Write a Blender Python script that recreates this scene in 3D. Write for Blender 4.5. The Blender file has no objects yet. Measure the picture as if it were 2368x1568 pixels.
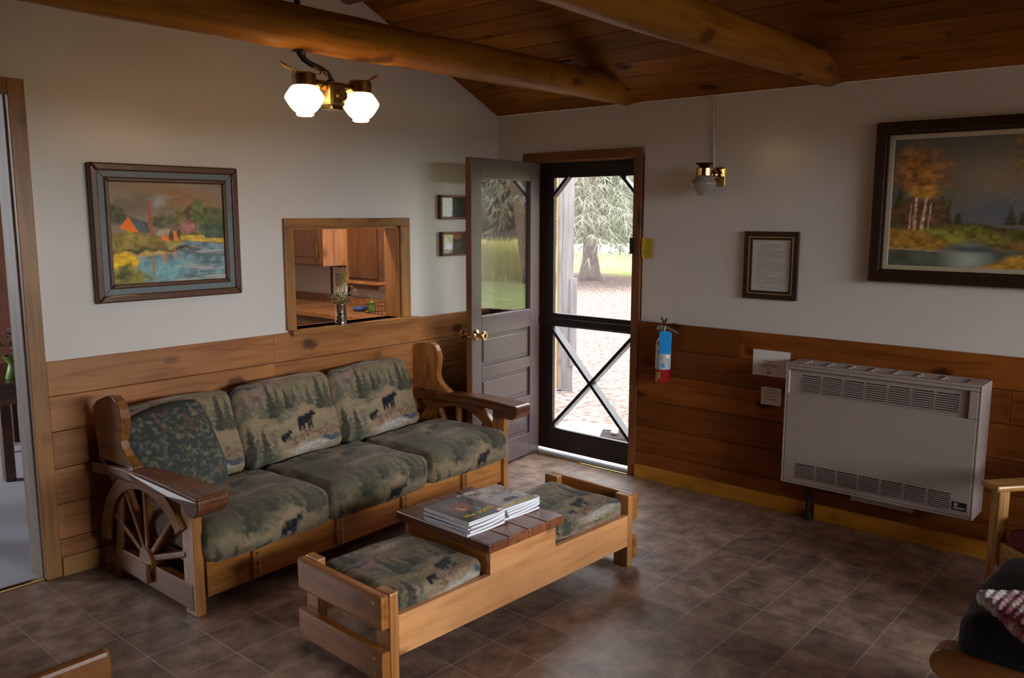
import bpy, math, random
import numpy as np
from mathutils import Vector, Matrix
random.seed(7)
PI = math.pi
SC = bpy.context.scene
COL = SC.collection

# ------------------------------------------------------------------ helpers
def lin(c):
    c = np.asarray(c, float) / 255.0
    return np.where(c <= 0.04045, c / 12.92, ((c + 0.055) / 1.055) ** 2.4)

class MB:
    def __init__(s): s.v = []; s.f = []
    def add(s, v, f):
        n = len(s.v); s.v += [tuple(map(float, p)) for p in v]; s.f += [tuple(i + n for i in q) for q in f]; return s
    def box(s, x0, x1, y0, y1, z0, z1):
        v = [(x, y, z) for z in (z0, z1) for y in (y0, y1) for x in (x0, x1)]
        return s.add(v, [(0, 2, 3, 1), (4, 5, 7, 6), (0, 1, 5, 4), (2, 6, 7, 3), (0, 4, 6, 2), (1, 3, 7, 5)])
    def obox(s, c, ux, uy, uz):
        c, ux, uy, uz = map(np.asarray, (c, ux, uy, uz))
        v = [c + a * ux + b * uy + d * uz for d in (-1, 1) for b in (-1, 1) for a in (-1, 1)]
        return s.add(v, [(0, 2, 3, 1), (4, 5, 7, 6), (0, 1, 5, 4), (2, 6, 7, 3), (0, 4, 6, 2), (1, 3, 7, 5)])
    def bar(s, a, b, w, t, up=(0, 0, 1)):
        a, b, up = map(lambda q: np.asarray(q, float), (a, b, up))
        d = b - a; L = np.linalg.norm(d); d /= L
        x = np.cross(d, up); x /= np.linalg.norm(x); y = np.cross(x, d)
        return s.obox((a + b) / 2, x * w / 2, y * t / 2, d * L / 2)
    def prism(s, poly, axis, a, b):
        def P(u, v, w): return {'x': (w, u, v), 'y': (u, w, v), 'z': (u, v, w)}[axis]
        n = len(poly)
        v = [P(p[0], p[1], a) for p in poly] + [P(p[0], p[1], b) for p in poly]
        return s.add(v, [tuple(range(n))[::-1], tuple(range(n, 2 * n))] + [(i, (i + 1) % n, n + (i + 1) % n, n + i) for i in range(n)])
    def tube(s, pts, r, n=10, cap=True):
        pts = [np.asarray(p, float) for p in pts]; m = len(pts)
        rs = r if hasattr(r, '__len__') else [r] * m
        v = []; ref = None
        for i, p in enumerate(pts):
            d = pts[min(i + 1, m - 1)] - pts[max(i - 1, 0)]; d = d / (np.linalg.norm(d) + 1e-12)
            if ref is None:
                ref = np.array([0, 0, 1.]) if abs(d[2]) < .9 else np.array([1., 0, 0])
            x = ref - d * (ref @ d); x /= np.linalg.norm(x); y = np.cross(d, x); ref = x
            for k in range(n):
                t = 2 * PI * k / n; v.append(p + rs[i] * (math.cos(t) * x + math.sin(t) * y))
        f = [(i * n + k, i * n + (k + 1) % n, (i + 1) * n + (k + 1) % n, (i + 1) * n + k) for i in range(m - 1) for k in range(n)]
        if cap: f += [tuple(range(n))[::-1], tuple((m - 1) * n + k for k in range(n))]
        return s.add(v, f)
    def lathe(s, prof, n=32, c=(0, 0, 0), axis='z'):
        v = []
        for r, z in prof:
            for k in range(n):
                t = 2 * PI * k / n; a, b = r * math.cos(t), r * math.sin(t)
                p = {'z': (a, b, z), 'y': (a, z, b), 'x': (z, a, b)}[axis]
                v.append((p[0] + c[0], p[1] + c[1], p[2] + c[2]))
        m = len(prof)
        f = [(i * n + k, i * n + (k + 1) % n, (i + 1) * n + (k + 1) % n, (i + 1) * n + k) for i in range(m - 1) for k in range(n)]
        if prof[0][0] > 1e-5: f.append(tuple(range(n))[::-1])
        if prof[-1][0] > 1e-5: f.append(tuple((m - 1) * n + k for k in range(n)))
        return s.add(v, f)
    def ring(s, c, r0, r1, t0, t1, x0, x1, n=40):
        """flat arc of an annulus in the YZ plane, thick along x"""
        v = []; f = []
        for i in range(n + 1):
            t = t0 + (t1 - t0) * i / n; cs, sn = math.cos(t), math.sin(t)
            for r, x in ((r0, x0), (r1, x0), (r1, x1), (r0, x1)):
                v.append((x, c[0] + r * cs, c[1] + r * sn))
        for i in range(n):
            for k in range(4):
                f.append((i * 4 + k, i * 4 + (k + 1) % 4, i * 4 + 4 + (k + 1) % 4, i * 4 + 4 + k))
        f += [(3, 2, 1, 0), (n * 4, n * 4 + 1, n * 4 + 2, n * 4 + 3)]
        return s.add(v, f)
    def build(s, name, mat, parent=None, bevel=0, smooth=False, loc=None, rot=None, seg=2, sub=0):
        me = bpy.data.meshes.new(name); me.from_pydata(s.v, [], s.f); me.update()
        import bmesh
        bm = bmesh.new(); bm.from_mesh(me); bmesh.ops.recalc_face_normals(bm, faces=bm.faces); bm.to_mesh(me); bm.free()
        return link(name, me, mat, parent, bevel, smooth, loc, rot, seg, sub)

def link(name, me, mat, parent=None, bevel=0, smooth=False, loc=None, rot=None, seg=2, sub=0):
    o = bpy.data.objects.new(name, me); COL.objects.link(o)
    if mat is not None and hasattr(me, 'materials'): me.materials.append(mat)
    if parent is not None: o.parent = parent
    if loc: o.location = loc
    if rot: o.rotation_euler = rot
    if smooth:
        for p in me.polygons: p.use_smooth = True
    if bevel:
        b = o.modifiers.new('bevel', 'BEVEL'); b.width = bevel; b.segments = seg; b.limit_method = 'ANGLE'; b.angle_limit = math.radians(40)
    if sub:
        b = o.modifiers.new('sub', 'SUBSURF'); b.levels = sub; b.render_levels = sub
    return o

def tag(o, label, cat, group=None, kind=None):
    o['label'] = label; o['category'] = cat
    if group: o['group'] = group
    if kind: o['kind'] = kind
    return o

def thing(name, label, cat, loc=(0, 0, 0), rot=(0, 0, 0), group=None, kind=None):
    o = bpy.data.objects.new(name, None); COL.objects.link(o); o.empty_display_size = .05
    o.location = loc; o.rotation_euler = rot
    return tag(o, label, cat, group, kind)

def struct(o, label=None, cat=None):
    o['kind'] = 'structure'
    if label: o['label'] = label
    if cat: o['category'] = cat
    return o

def text(name, s, size, mat, parent, loc, rot, ext=.0004, align='CENTER', xs=1.0):
    cu = bpy.data.curves.new(name, 'FONT'); cu.body = s; cu.size = size; cu.extrude = ext
    cu.align_x = align; cu.align_y = 'CENTER'
    o = bpy.data.objects.new(name, cu); COL.objects.link(o); cu.materials.append(mat)
    me = bpy.data.meshes.new_from_object(o); bpy.data.objects.remove(o); me.name = name
    o = bpy.data.objects.new(name, me); COL.objects.link(o)
    if not me.materials: me.materials.append(mat)
    o.parent = parent; o.location = loc; o.rotation_euler = rot; o.scale = (xs, 1, 1)
    return o

# ------------------------------------------------------------------ numpy painting
def hsh(i, j, s):
    n = (i.astype(np.int64) * 374761393 + j.astype(np.int64) * 668265263 + s * 982451653) & 0x7fffffff
    n = (n ^ (n >> 13)) * 1274126177 & 0x7fffffff
    return ((n ^ (n >> 16)) & 0xffff) / 65535.0
def vn(x, y, s=0):
    i, j = np.floor(x), np.floor(y); fx, fy = x - i, y - j
    fx = fx * fx * (3 - 2 * fx); fy = fy * fy * (3 - 2 * fy)
    a = hsh(i, j, s); b = hsh(i + 1, j, s); c = hsh(i, j + 1, s); d = hsh(i + 1, j + 1, s)
    return (a * (1 - fx) + b * fx) * (1 - fy) + (c * (1 - fx) + d * fx) * fy
def fbm(x, y, s=0, o=4):
    r = 0; a = .5; t = 0
    for k in range(o):
        r = r + a * vn(x * 2 ** k, y * 2 ** k, s + k * 17); t += a; a *= .5
    return r / t
class Paint:
    def __init__(s, u, v, base):
        s.u, s.v = u, v; s.c = np.zeros((len(u), 3)) + np.asarray(base)
        s.ju = (fbm(u * 14, v * 14, 3) - .5); s.jv = (fbm(u * 14, v * 14, 9) - .5)
    def put(s, m, col, var=.0, seed=1, sc=30):
        m = np.clip(m, 0, 1)[:, None]
        col = np.asarray(col, float)[None, :] * np.ones_like(s.c)
        if var: col = col * (1 + var * (2 * fbm(s.u * sc, s.v * sc, seed, 3) - 1) * 1.6)[:, None]
        s.c = s.c * (1 - m) + col * m
    def ell(s, cu, cv, ru, rv, col, rot=0, soft=.1, jit=0., var=.25, seed=1, sc=30):
        du, dv = s.u + s.ju * jit - cu, s.v + s.jv * jit - cv
        c, n = math.cos(rot), math.sin(rot)
        q = np.sqrt(((du * c + dv * n) / ru) ** 2 + ((-du * n + dv * c) / rv) ** 2)
        s.put((1 + soft - q) / (2 * soft), col, var, seed, sc)
    def poly(s, pts, col, jit=0., var=.2, seed=1, sc=30):
        x, y = s.u + s.ju * jit, s.v + s.jv * jit; ins = np.zeros(len(x), bool); n = len(pts)
        for i in range(n):
            x0, y0 = pts[i]; x1, y1 = pts[(i + 1) % n]
            if y0 == y1: continue
            ins ^= ((y0 > y) != (y1 > y)) & (x < (x1 - x0) * (y - y0) / (y1 - y0) + x0)
        s.put(ins.astype(float), col, var, seed, sc)
    def fir(s, cx, b, h, w, col, var=.35):
        t = (s.v - b) / h
        jag = .55 + .45 * np.abs(((t * 7 + .2) % 1) * 2 - 1)
        half = w * (1 - t) * jag + .004
        d = np.abs(s.u - cx + s.ju * .03)
        s.put(np.where((t > 0) & (t < 1), np.clip((half - d) / .012 + .5, 0, 1), 0), col, var, int(cx * 991) % 97, 50)

def colour(me, c):
    a = me.color_attributes.new('Col', 'FLOAT_COLOR', 'POINT')
    d = np.ones((len(me.vertices), 4), np.float32); d[:, :3] = c
    a.data.foreach_set('color', d.ravel())

def painted(name, w, h, nx, ny, fn, mat, parent, loc, rot, thick=.004, bend=None):
    """painted rectangle in local XY (u along x, v along y), facing +z, with real thickness"""
    u, v = np.meshgrid(np.linspace(0, 1, nx), np.linspace(0, 1, ny)); u = u.ravel(); v = v.ravel()
    z = bend(u, v) if bend else np.zeros_like(u)
    P = np.stack([(u - .5) * w, (v - .5) * h, z], 1)
    f = [(j * nx + i, j * nx + i + 1, (j + 1) * nx + i + 1, (j + 1) * nx + i) for j in range(ny - 1) for i in range(nx - 1)]
    me = bpy.data.meshes.new(name); me.from_pydata(P.tolist(), [], f); me.update()
    colour(me, fn(u, v))
    o = link(name, me, mat, parent, smooth=True, loc=loc, rot=rot)
    m = o.modifiers.new('thick', 'SOLIDIFY'); m.thickness = thick; m.offset = -1
    return o

def cushion(name, w, d, h, r, fn, mat, parent=None, loc=None, rot=None, puff=.02, seg=.012, sag=None, noise=.0, seed=0, wn=6.):
    """soft rounded block, centred in x and y, bottom at z=0; fn(P) gives the colour of each vertex"""
    import bmesh
    half = np.array([w, d, h]) / 2; pts = []; faces = []; base = 0
    for ax in range(3):
        a, b = [(1, 2), (2, 0), (0, 1)][ax]
        na = max(3, int(2 * half[a] / seg)); nb = max(3, int(2 * half[b] / seg))
        for sg in (-1, 1):
            A, B = np.meshgrid(np.linspace(-1, 1, na), np.linspace(-1, 1, nb)); A = A.ravel(); B = B.ravel()
            P = np.zeros((len(A), 3)); P[:, ax] = sg * half[ax]; P[:, a] = A * half[a]; P[:, b] = B * half[b]
            pts.append(P)
            for j in range(nb - 1):
                for i in range(na - 1):
                    q = (base + j * na + i, base + j * na + i + 1, base + (j + 1) * na + i + 1, base + (j + 1) * na + i)
                    faces.append(q if sg > 0 else q[::-1])
            base += len(A)
    P = np.concatenate(pts)
    q = np.clip(P, -(half - r), half - r); dd = P - q; L = np.linalg.norm(dd, axis=1, keepdims=True)
    N = dd / np.maximum(L, 1e-9); P = q + N * r
    e = 1 - np.clip(np.abs(P) / half, 0, 1) ** 2
    pf = puff * np.stack([e[:, 1] * e[:, 2] * .6, e[:, 0] * e[:, 2], e[:, 0] * e[:, 1]], 1)
    P = P + np.sign(P) * pf * np.array([1, 1, 1])
    if noise:
        n = fbm(P[:, 0] * wn + P[:, 2] * wn * .7 + 9, P[:, 1] * wn - P[:, 2] * wn * .7 + 5, seed, 4) - .5
        P = P + N * noise * n[:, None] * 2
    if sag is not None: P = sag(P)
    C = fn(P + np.array([0, 0, h / 2])) if fn else None
    P[:, 2] += h / 2
    me = bpy.data.meshes.new(name); me.from_pydata(P.tolist(), [], faces); me.update()
    if C is not None: colour(me, C)
    bm = bmesh.new(); bm.from_mesh(me); bmesh.ops.remove_doubles(bm, verts=bm.verts, dist=1e-4); bm.to_mesh(me); bm.free()
    return link(name, me, mat, parent, smooth=True, loc=loc, rot=rot)

# ------------------------------------------------------------------ materials
def newmat(name):
    m = bpy.data.materials.new(name); m.use_nodes = True; nt = m.node_tree
    return m, nt, nt.nodes['Principled BSDF']
def N(nt, t, **kw):
    n = nt.nodes.new(t)
    for k, v in kw.items(): setattr(n, k, v)
    return n
def flat(name, rgb, rough=.5, metal=0, noise=.06, ns=40, spec=.5, coat=0, bump=0):
    m, nt, b = newmat(name); L = nt.links.new
    tc = N(nt, 'ShaderNodeTexCoord'); n = N(nt, 'ShaderNodeTexNoise'); n.inputs['Scale'].default_value = ns; n.inputs['Detail'].default_value = 3
    L(tc.outputs['Object'], n.inputs['Vector'])
    mx = N(nt, 'ShaderNodeMix', data_type='RGBA'); c = np.asarray(rgb)
    mx.inputs[6].default_value = (*np.clip(c * (1 - noise * 2), 0, 1), 1); mx.inputs[7].default_value = (*np.clip(c * (1 + noise * 2), 0, 1), 1)
    L(n.outputs['Fac'], mx.inputs[0]); L(mx.outputs[2], b.inputs['Base Color'])
    b.inputs['Roughness'].default_value = rough; b.inputs['Metallic'].default_value = metal; b.inputs['Specular IOR Level'].default_value = spec
    b.inputs['Coat Weight'].default_value = coat
    if bump:
        bp = N(nt, 'ShaderNodeBump'); bp.inputs['Strength'].default_value = bump; bp.inputs['Distance'].default_value = .01
        L(n.outputs['Fac'], bp.inputs['Height']); L(bp.outputs['Normal'], b.inputs['Normal'])
    return m
def wood(name, light, dark, axis='x', rough=.35, knots=.5, grain=1., spec=.5, island=.25, coat=0.):
    m, nt, b = newmat(name); L = nt.links.new
    tc = N(nt, 'ShaderNodeTexCoord'); geo = N(nt, 'ShaderNodeNewGeometry')
    oi = N(nt, 'ShaderNodeObjectInfo')
    off = N(nt, 'ShaderNodeVectorMath', operation='SCALE'); off.inputs[0].default_value = (7.3, 3.1, 5.7)
    ad = N(nt, 'ShaderNodeMath', operation='ADD'); L(geo.outputs['Random Per Island'], ad.inputs[0]); L(oi.outputs['Random'], ad.inputs[1])
    L(ad.outputs[0], off.inputs['Scale'])
    sm = N(nt, 'ShaderNodeVectorMath', operation='ADD'); L(tc.outputs['Object'], sm.inputs[0]); L(off.outputs[0], sm.inputs[1])
    mp = N(nt, 'ShaderNodeMapping'); s = [1., 1., 1.]; s['xyz'.index(axis)] = .09; mp.inputs['Scale'].default_value = s
    L(sm.outputs[0], mp.inputs['Vector'])
    n1 = N(nt, 'ShaderNodeTexNoise'); n1.inputs['Scale'].default_value = 26 * grain; n1.inputs['Detail'].default_value = 7; n1.inputs['Distortion'].default_value = .8
    L(mp.outputs[0], n1.inputs['Vector'])
    n2 = N(nt, 'ShaderNodeTexNoise'); n2.inputs['Scale'].default_value = 2.2; n2.inputs['Detail'].default_value = 4; L(sm.outputs[0], n2.inputs['Vector'])
    r = N(nt, 'ShaderNodeValToRGB'); r.color_ramp.elements[0].position = .33; r.color_ramp.elements[1].position = .68
    r.color_ramp.elements[0].color = (*dark, 1); r.color_ramp.elements[1].color = (*light, 1)
    mid = r.color_ramp.elements.new(.52); mid.color = (*(np.asarray(light) * .75 + np.asarray(dark) * .25), 1)
    L(n1.outputs['Fac'], r.inputs[0])
    # board to board and patch variation
    mr = N(nt, 'ShaderNodeMapRange'); mr.inputs['To Min'].default_value = 1 - island; mr.inputs['To Max'].default_value = 1 + island * .6
    L(geo.outputs['Random Per Island'], mr.inputs['Value'])
    mr2 = N(nt, 'ShaderNodeMapRange'); mr2.inputs['From Min'].default_value = .3; mr2.inputs['From Max'].default_value = .7
    mr2.inputs['To Min'].default_value = .78; mr2.inputs['To Max'].default_value = 1.15; L(n2.outputs['Fac'], mr2.inputs['Value'])
    mul = N(nt, 'ShaderNodeMath', operation='MULTIPLY'); L(mr.outputs[0], mul.inputs[0]); L(mr2.outputs[0], mul.inputs[1])
    vs = N(nt, 'ShaderNodeVectorMath', operation='SCALE'); L(r.outputs[0], vs.inputs[0]); L(mul.outputs[0], vs.inputs['Scale'])
    out = vs.outputs[0]
    if knots:
        mk = N(nt, 'ShaderNodeMapping'); s = [1., 1., 1.]; s['xyz'.index(axis)] = .55; mk.inputs['Scale'].default_value = s; L(sm.outputs[0], mk.inputs['Vector'])
        nd = N(nt, 'ShaderNodeTexNoise'); nd.inputs['Scale'].default_value = 14; L(sm.outputs[0], nd.inputs['Vector'])
        va = N(nt, 'ShaderNodeVectorMath', operation='MULTIPLY_ADD'); va.inputs[1].default_value = (.035, .035, .035); L(nd.outputs['Color'], va.inputs[0]); L(mk.outputs[0], va.inputs[2])
        vo = N(nt, 'ShaderNodeTexVoronoi'); vo.inputs['Scale'].default_value = 5.2; L(va.outputs[0], vo.inputs['Vector'])
        mr3 = N(nt, 'ShaderNodeMapRange', interpolation_type='SMOOTHSTEP'); mr3.inputs['From Min'].default_value = .09; mr3.inputs['From Max'].default_value = .23
        mr3.inputs['To Min'].default_value = knots; mr3.inputs['To Max'].default_value = 0
        L(vo.outputs['Distance'], mr3.inputs['Value'])
        mx = N(nt, 'ShaderNodeMix', data_type='RGBA'); L(mr3.outputs[0], mx.inputs[0]); L(out, mx.inputs[6]); mx.inputs[7].default_value = (*(np.asarray(dark) * .25), 1)
        out = mx.outputs[2]
    L(out, b.inputs['Base Color']); b.inputs['Roughness'].default_value = rough; b.inputs['Specular IOR Level'].default_value = spec
    b.inputs['Coat Weight'].default_value = coat; b.inputs['Coat Roughness'].default_value = .15
    bp = N(nt, 'ShaderNodeBump'); bp.inputs['Strength'].default_value = .12; bp.inputs['Distance'].default_value = .004
    L(n1.outputs['Fac'], bp.inputs['Height']); L(bp.outputs['Normal'], b.inputs['Normal'])
    return m
def attr(name, rough=.8, spec=.3, bump=0., bs=300, coat=0., sheen=0.):
    m, nt, b = newmat(name); L = nt.links.new
    a = N(nt, 'ShaderNodeAttribute', attribute_name='Col')
    tc = N(nt, 'ShaderNodeTexCoord'); n = N(nt, 'ShaderNodeTexNoise'); n.inputs['Scale'].default_value = bs; n.inputs['Detail'].default_value = 2; L(tc.outputs['Object'], n.inputs['Vector'])
    mr = N(nt, 'ShaderNodeMapRange'); mr.inputs['To Min'].default_value = .75; mr.inputs['To Max'].default_value = 1.25; L(n.outputs['Fac'], mr.inputs['Value'])
    vs = N(nt, 'ShaderNodeVectorMath', operation='SCALE'); L(a.outputs['Color'], vs.inputs[0]); L(mr.outputs[0], vs.inputs['Scale'])
    L(vs.outputs[0], b.inputs['Base Color']); b.inputs['Roughness'].default_value = rough; b.inputs['Specular IOR Level'].default_value = spec
    b.inputs['Coat Weight'].default_value = coat; b.inputs['Coat Roughness'].default_value = .06; b.inputs['Sheen Weight'].default_value = sheen
    if bump:
        bp = N(nt, 'ShaderNodeBump'); bp.inputs['Strength'].default_value = bump; bp.inputs['Distance'].default_value = .003
        L(n.outputs['Fac'], bp.inputs['Height']); L(bp.outputs['Normal'], b.inputs['Normal'])
    return m
def glass(name, ior=1.5, tint=(1, 1, 1), rough=0.0):
    m = bpy.data.materials.new(name); m.use_nodes = True; nt = m.node_tree; nt.nodes.clear(); L = nt.links.new
    o = N(nt, 'ShaderNodeOutputMaterial'); mx = N(nt, 'ShaderNodeMixShader'); fr = N(nt, 'ShaderNodeFresnel'); 
    ge = N(nt, 'ShaderNodeNewGeometry'); mi = N(nt, 'ShaderNodeMix'); mi.inputs[2].default_value = ior; mi.inputs[3].default_value = 1 / ior
    L(ge.outputs['Backfacing'], mi.inputs[0]); L(mi.outputs[0], fr.inputs['IOR'])
    t = N(nt, 'ShaderNodeBsdfTransparent'); t.inputs['Color'].default_value = (*tint, 1)
    g = N(nt, 'ShaderNodeBsdfGlossy'); g.inputs['Roughness'].default_value = rough
    L(fr.outputs[0], mx.inputs[0]); L(t.outputs[0], mx.inputs[1]); L(g.outputs[0], mx.inputs[2]); L(mx.outputs[0], o.inputs['Surface'])
    return m
def emit(name, rgb, st):
    m, nt, b = newmat(name)
    b.inputs['Base Color'].default_value = (.8, .75, .65, 1); b.inputs['Emission Color'].default_value = (*rgb, 1); b.inputs['Emission Strength'].default_value = st
    b.inputs['Roughness'].default_value = .3
    return m

M = {}
M['paint'] = flat('wall_paint', (.74, .70, .67), .34, noise=.025, ns=3, spec=.5, bump=.02)
M['paint_gloss'] = flat('glossy_wall_paint', (.72, .68, .65), .38, noise=.025, ns=3, spec=.5, bump=.015, coat=.5)
M['paint_gloss'].node_tree.nodes['Principled BSDF'].inputs['Coat Roughness'].default_value = .2
M['paint_kitchen'] = flat('kitchen_paint', (.62, .57, .54), .6, noise=.03, ns=3)
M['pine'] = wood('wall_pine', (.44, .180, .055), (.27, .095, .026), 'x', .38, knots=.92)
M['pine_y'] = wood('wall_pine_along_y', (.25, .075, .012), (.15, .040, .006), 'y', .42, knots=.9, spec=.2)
M['ceil'] = wood('ceiling_pine', (.29, .105, .014), (.21, .072, .009), 'y', .6, knots=.9, island=.25, spec=.1)
M['log'] = wood('log_beam', (.44, .185, .022), (.22, .082, .009), 'x', .5, knots=.7, grain=.6, spec=.12)
M['log_y'] = wood('log_purlin', (.30, .12, .035), (.15, .05, .015), 'y', .5, knots=.7, grain=.6)
M['trim'] = wood('trim_pine', (.44, .20, .055), (.30, .125, .034), 'z', .35, knots=.5)
M['trim_x'] = wood('trim_pine_x', (.44, .20, .055), (.30, .125, .034), 'x', .35, knots=.5)
M['trim_dark'] = wood('door_trim', (.26, .095, .024), (.15, .05, .012), 'z', .4, knots=.7)
M['trim_dark_y'] = wood('door_trim_y', (.26, .095, .024), (.15, .05, .012), 'y', .4, knots=.7)
M['base_x'] = wood('baseboard_x', (.50, .25, .07), (.38, .17, .045), 'x', .35, knots=.5)
M['base_y'] = wood('baseboard_y', (.62, .28, .035), (.48, .20, .022), 'y', .38, knots=.5, spec=.2)
M['jamb'] = wood('jamb_wood', (.34, .27, .22), (.23, .17, .13), 'z', .5, knots=.4)
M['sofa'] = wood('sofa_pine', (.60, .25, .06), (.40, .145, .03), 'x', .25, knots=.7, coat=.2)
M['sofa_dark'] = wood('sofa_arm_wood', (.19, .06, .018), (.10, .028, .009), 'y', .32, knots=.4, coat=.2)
M['sofa_y'] = wood('sofa_shaded_side_wood', (.30, .11, .022), (.16, .052, .010), 'y', .32, knots=.5, coat=.15)  # sofa pine darkened, putting the side faces' shade into the colour
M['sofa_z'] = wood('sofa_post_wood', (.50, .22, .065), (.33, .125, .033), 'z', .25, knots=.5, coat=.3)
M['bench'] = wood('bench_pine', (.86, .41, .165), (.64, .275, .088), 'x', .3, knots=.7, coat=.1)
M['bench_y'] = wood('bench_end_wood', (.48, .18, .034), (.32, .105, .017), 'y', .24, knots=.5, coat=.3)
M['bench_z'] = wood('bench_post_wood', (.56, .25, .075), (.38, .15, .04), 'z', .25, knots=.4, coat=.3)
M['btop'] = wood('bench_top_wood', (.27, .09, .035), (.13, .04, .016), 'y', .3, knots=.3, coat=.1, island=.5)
M['oak'] = wood('oak', (.46, .24, .07), (.28, .13, .035), 'y', .3, knots=0, grain=1.6)
M['oak_z'] = wood('oak_z', (.46, .24, .07), (.20, .09, .025), 'z', .3, knots=0, grain=1.6)
M['rust'] = wood('rustic_chair_wood', (.36, .13, .03), (.24, .08, .018), 'y', .35, knots=.3)
M['kit'] = wood('lit_cabinet_wood', (.52, .26, .13), (.36, .16, .075), 'z', .4, knots=.8)  # cabinet wood with the light on its end painted in
M['kit_dark'] = wood('kitchen_dark_wood', (.16, .06, .02), (.09, .03, .01), 'z', .4, knots=.5)
M['butcher'] = wood('counter_wood', (.36, .15, .05), (.16, .06, .02), 'x', .3, knots=.2, grain=.6)
M['frame_dark'] = flat('dark_frame', (.030, .014, .008), .35, noise=.2, ns=60, coat=.2)
M['frame_brown'] = flat('brown_frame', (.10, .035, .015), .35, noise=.25, ns=50, coat=.2)
M['frame_small'] = wood('small_frame_wood', (.20, .075, .03), (.11, .035, .014), 'x', .35, knots=0)
M['frame_blue'] = flat('blue_grey_liner', (.15, .19, .21), .45, noise=.15, ns=30)
M['liner'] = flat('cream_liner', (.50, .42, .30), .7)
M['gold'] = flat('gold_edge', (.70, .50, .22), .3, metal=.9)
M['art'] = attr('oil_paint', .5, .3, .3, 120)
M['photo'] = attr('printed_paper', .35, .4)
M['fabric'] = attr('printed_fabric', .95, .1, .35, 420, sheen=.1)
M['tapestry'] = attr('tapestry', .95, .1, .4, 300)
M['cover'] = attr('magazine_cover', .25, .5, coat=.4)
M['pages'] = flat('paper_pages', (.78, .80, .84), .7, noise=.04, ns=200)
M['paper'] = flat('paper', (.74, .70, .70), .7, noise=.02)
M['ink'] = flat('ink', (.06, .055, .055), .7)
M['ink_y'] = flat('yellow_print', (.78, .55, .03), .4)
M['note'] = flat('yellow_note', (.46, .33, .05), .8)
M['door'] = flat('door_brown_paint', (.098, .066, .068), .38, noise=.05, ns=12, coat=.1)
M['door_edge'] = wood('door_edge_wood', (.26, .115, .045), (.16, .065, .025), 'z', .4, knots=.5)
M['screen'] = flat('screen_door_paint', (.018, .012, .011), .4, noise=.2, ns=20)
M['glass'] = glass('door_glass', 1.9, (.92, .92, .90))
M['pglass'] = glass('picture_glass', 1.45)
M['brass'] = flat('brass', (.80, .55, .22), .12, metal=1, noise=.05)
M['brass_old'] = flat('tarnished_brass', (.30, .20, .075), .3, metal=1, noise=.2, ns=25)
M['iron'] = flat('dark_iron', (.035, .022, .018), .5, metal=.3, noise=.2)
M['steel'] = flat('steel', (.55, .56, .58), .25, metal=1)
M['steel_dull'] = flat('zinc', (.45, .45, .45), .4, metal=.8)
M['tin'] = flat('tin_can', (.75, .76, .80), .14, metal=1)
M['heater'] = flat('heater_enamel', (.33, .265, .238), .5, noise=.02, ns=400, bump=.03)
M['heater_dark'] = flat('heater_inside', (.02, .016, .014), .8)
M['black'] = flat('black_plastic', (.012, .012, .012), .4)
M['red'] = flat('extinguisher_red', (.35, .012, .016), .25, coat=.4)
M['ext_lab'] = flat('extinguisher_label', (.42, .45, .50), .4, noise=.2, ns=90)
M['ext_gold'] = flat('extinguisher_gold_label', (.50, .36, .12), .4)
M['blue'] = flat('blue_tag', (.0, .30, .78), .6)
M['white'] = flat('white_label', (.85, .83, .84), .5)
M['lime'] = flat('lime_pot', (.16, .28, .04), .4)
M['leaf'] = flat('leaf_green', (.10, .13, .035), .6, noise=.3, ns=60)
M['leaf_pale'] = flat('leaf_pale', (.22, .24, .12), .6, noise=.3, ns=60)
M['petal'] = flat('white_petal', (.62, .60, .50), .7)
M['petal_p'] = flat('lilac_petal', (.45, .36, .55), .7)
M['stem_y'] = flat('yellow_stem', (.28, .22, .04), .7)
M['maroon'] = flat('maroon_cloth', (.10, .012, .022), .95, noise=.3, ns=80, bump=.5)
M['maroon_knit'] = flat('maroon_knit', (.25, .035, .075), .95, noise=.3, ns=160, bump=.6)
M['coat'] = flat('black_cloth', (.010, .012, .014), .9, noise=.3, ns=60, bump=.3)
M['knit'] = attr('pink_knit', 1., .05, .8, 110)
M['soap'] = flat('green_soap', (.10, .22, .04), .25)
M['clear'] = glass('clear_plastic', 1.45, (.92, .95, .92))
M['bluecl'] = flat('blue_cloth', (.03, .06, .20), .9)
M['carpet'] = flat('pale_carpet', (.52, .53, .58), .95, noise=.08, ns=300)
M['globe'] = emit('lit_globe', (1., .58, .24), 14.0)
M['frost'] = flat('frosted_globe', (.34, .30, .27), .25, noise=.05, coat=.5)
M['mica'] = flat('heat_shield', (.42, .28, .12), .3, metal=.7)
M['dark_room'] = wood('other_room_wood', (.10, .03, .012), (.05, .014, .006), 'z', .5, knots=.3)
M['table'] = wood('side_table_wood', (.16, .08, .05), (.09, .04, .02), 'x', .35, knots=.2)
M['grey_wood'] = wood('weathered_wood', (.20, .182, .186), (.145, .13, .132), 'z', .8, knots=.4)
M['bark'] = flat('bark', (.16, .125, .115), .95, noise=.3, ns=9, bump=.6)
M['bark_red'] = flat('red_bark', (.19, .115, .085), .95, noise=.35, ns=6, bump=.6)
M['needle'] = flat('needles', (.20, .20, .145), .8, noise=.3, ns=5)
M['needle_dark'] = flat('dark_needles', (.13, .125, .075), .8, noise=.4, ns=3)
M['bush'] = flat('bush_leaves', (.20, .25, .12), .8, noise=.3, ns=4)
M['reed'] = flat('yellow_reeds', (.50, .44, .15), .9, noise=.3, ns=3)
M['reed_g'] = flat('green_reeds', (.33, .31, .12), .9, noise=.3, ns=3)
M['fence'] = flat('fence_wood', (.10, .08, .075), .9, noise=.2)
M['slab'] = flat('concrete', (.42, .40, .39), .9, noise=.1, ns=12)

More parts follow.
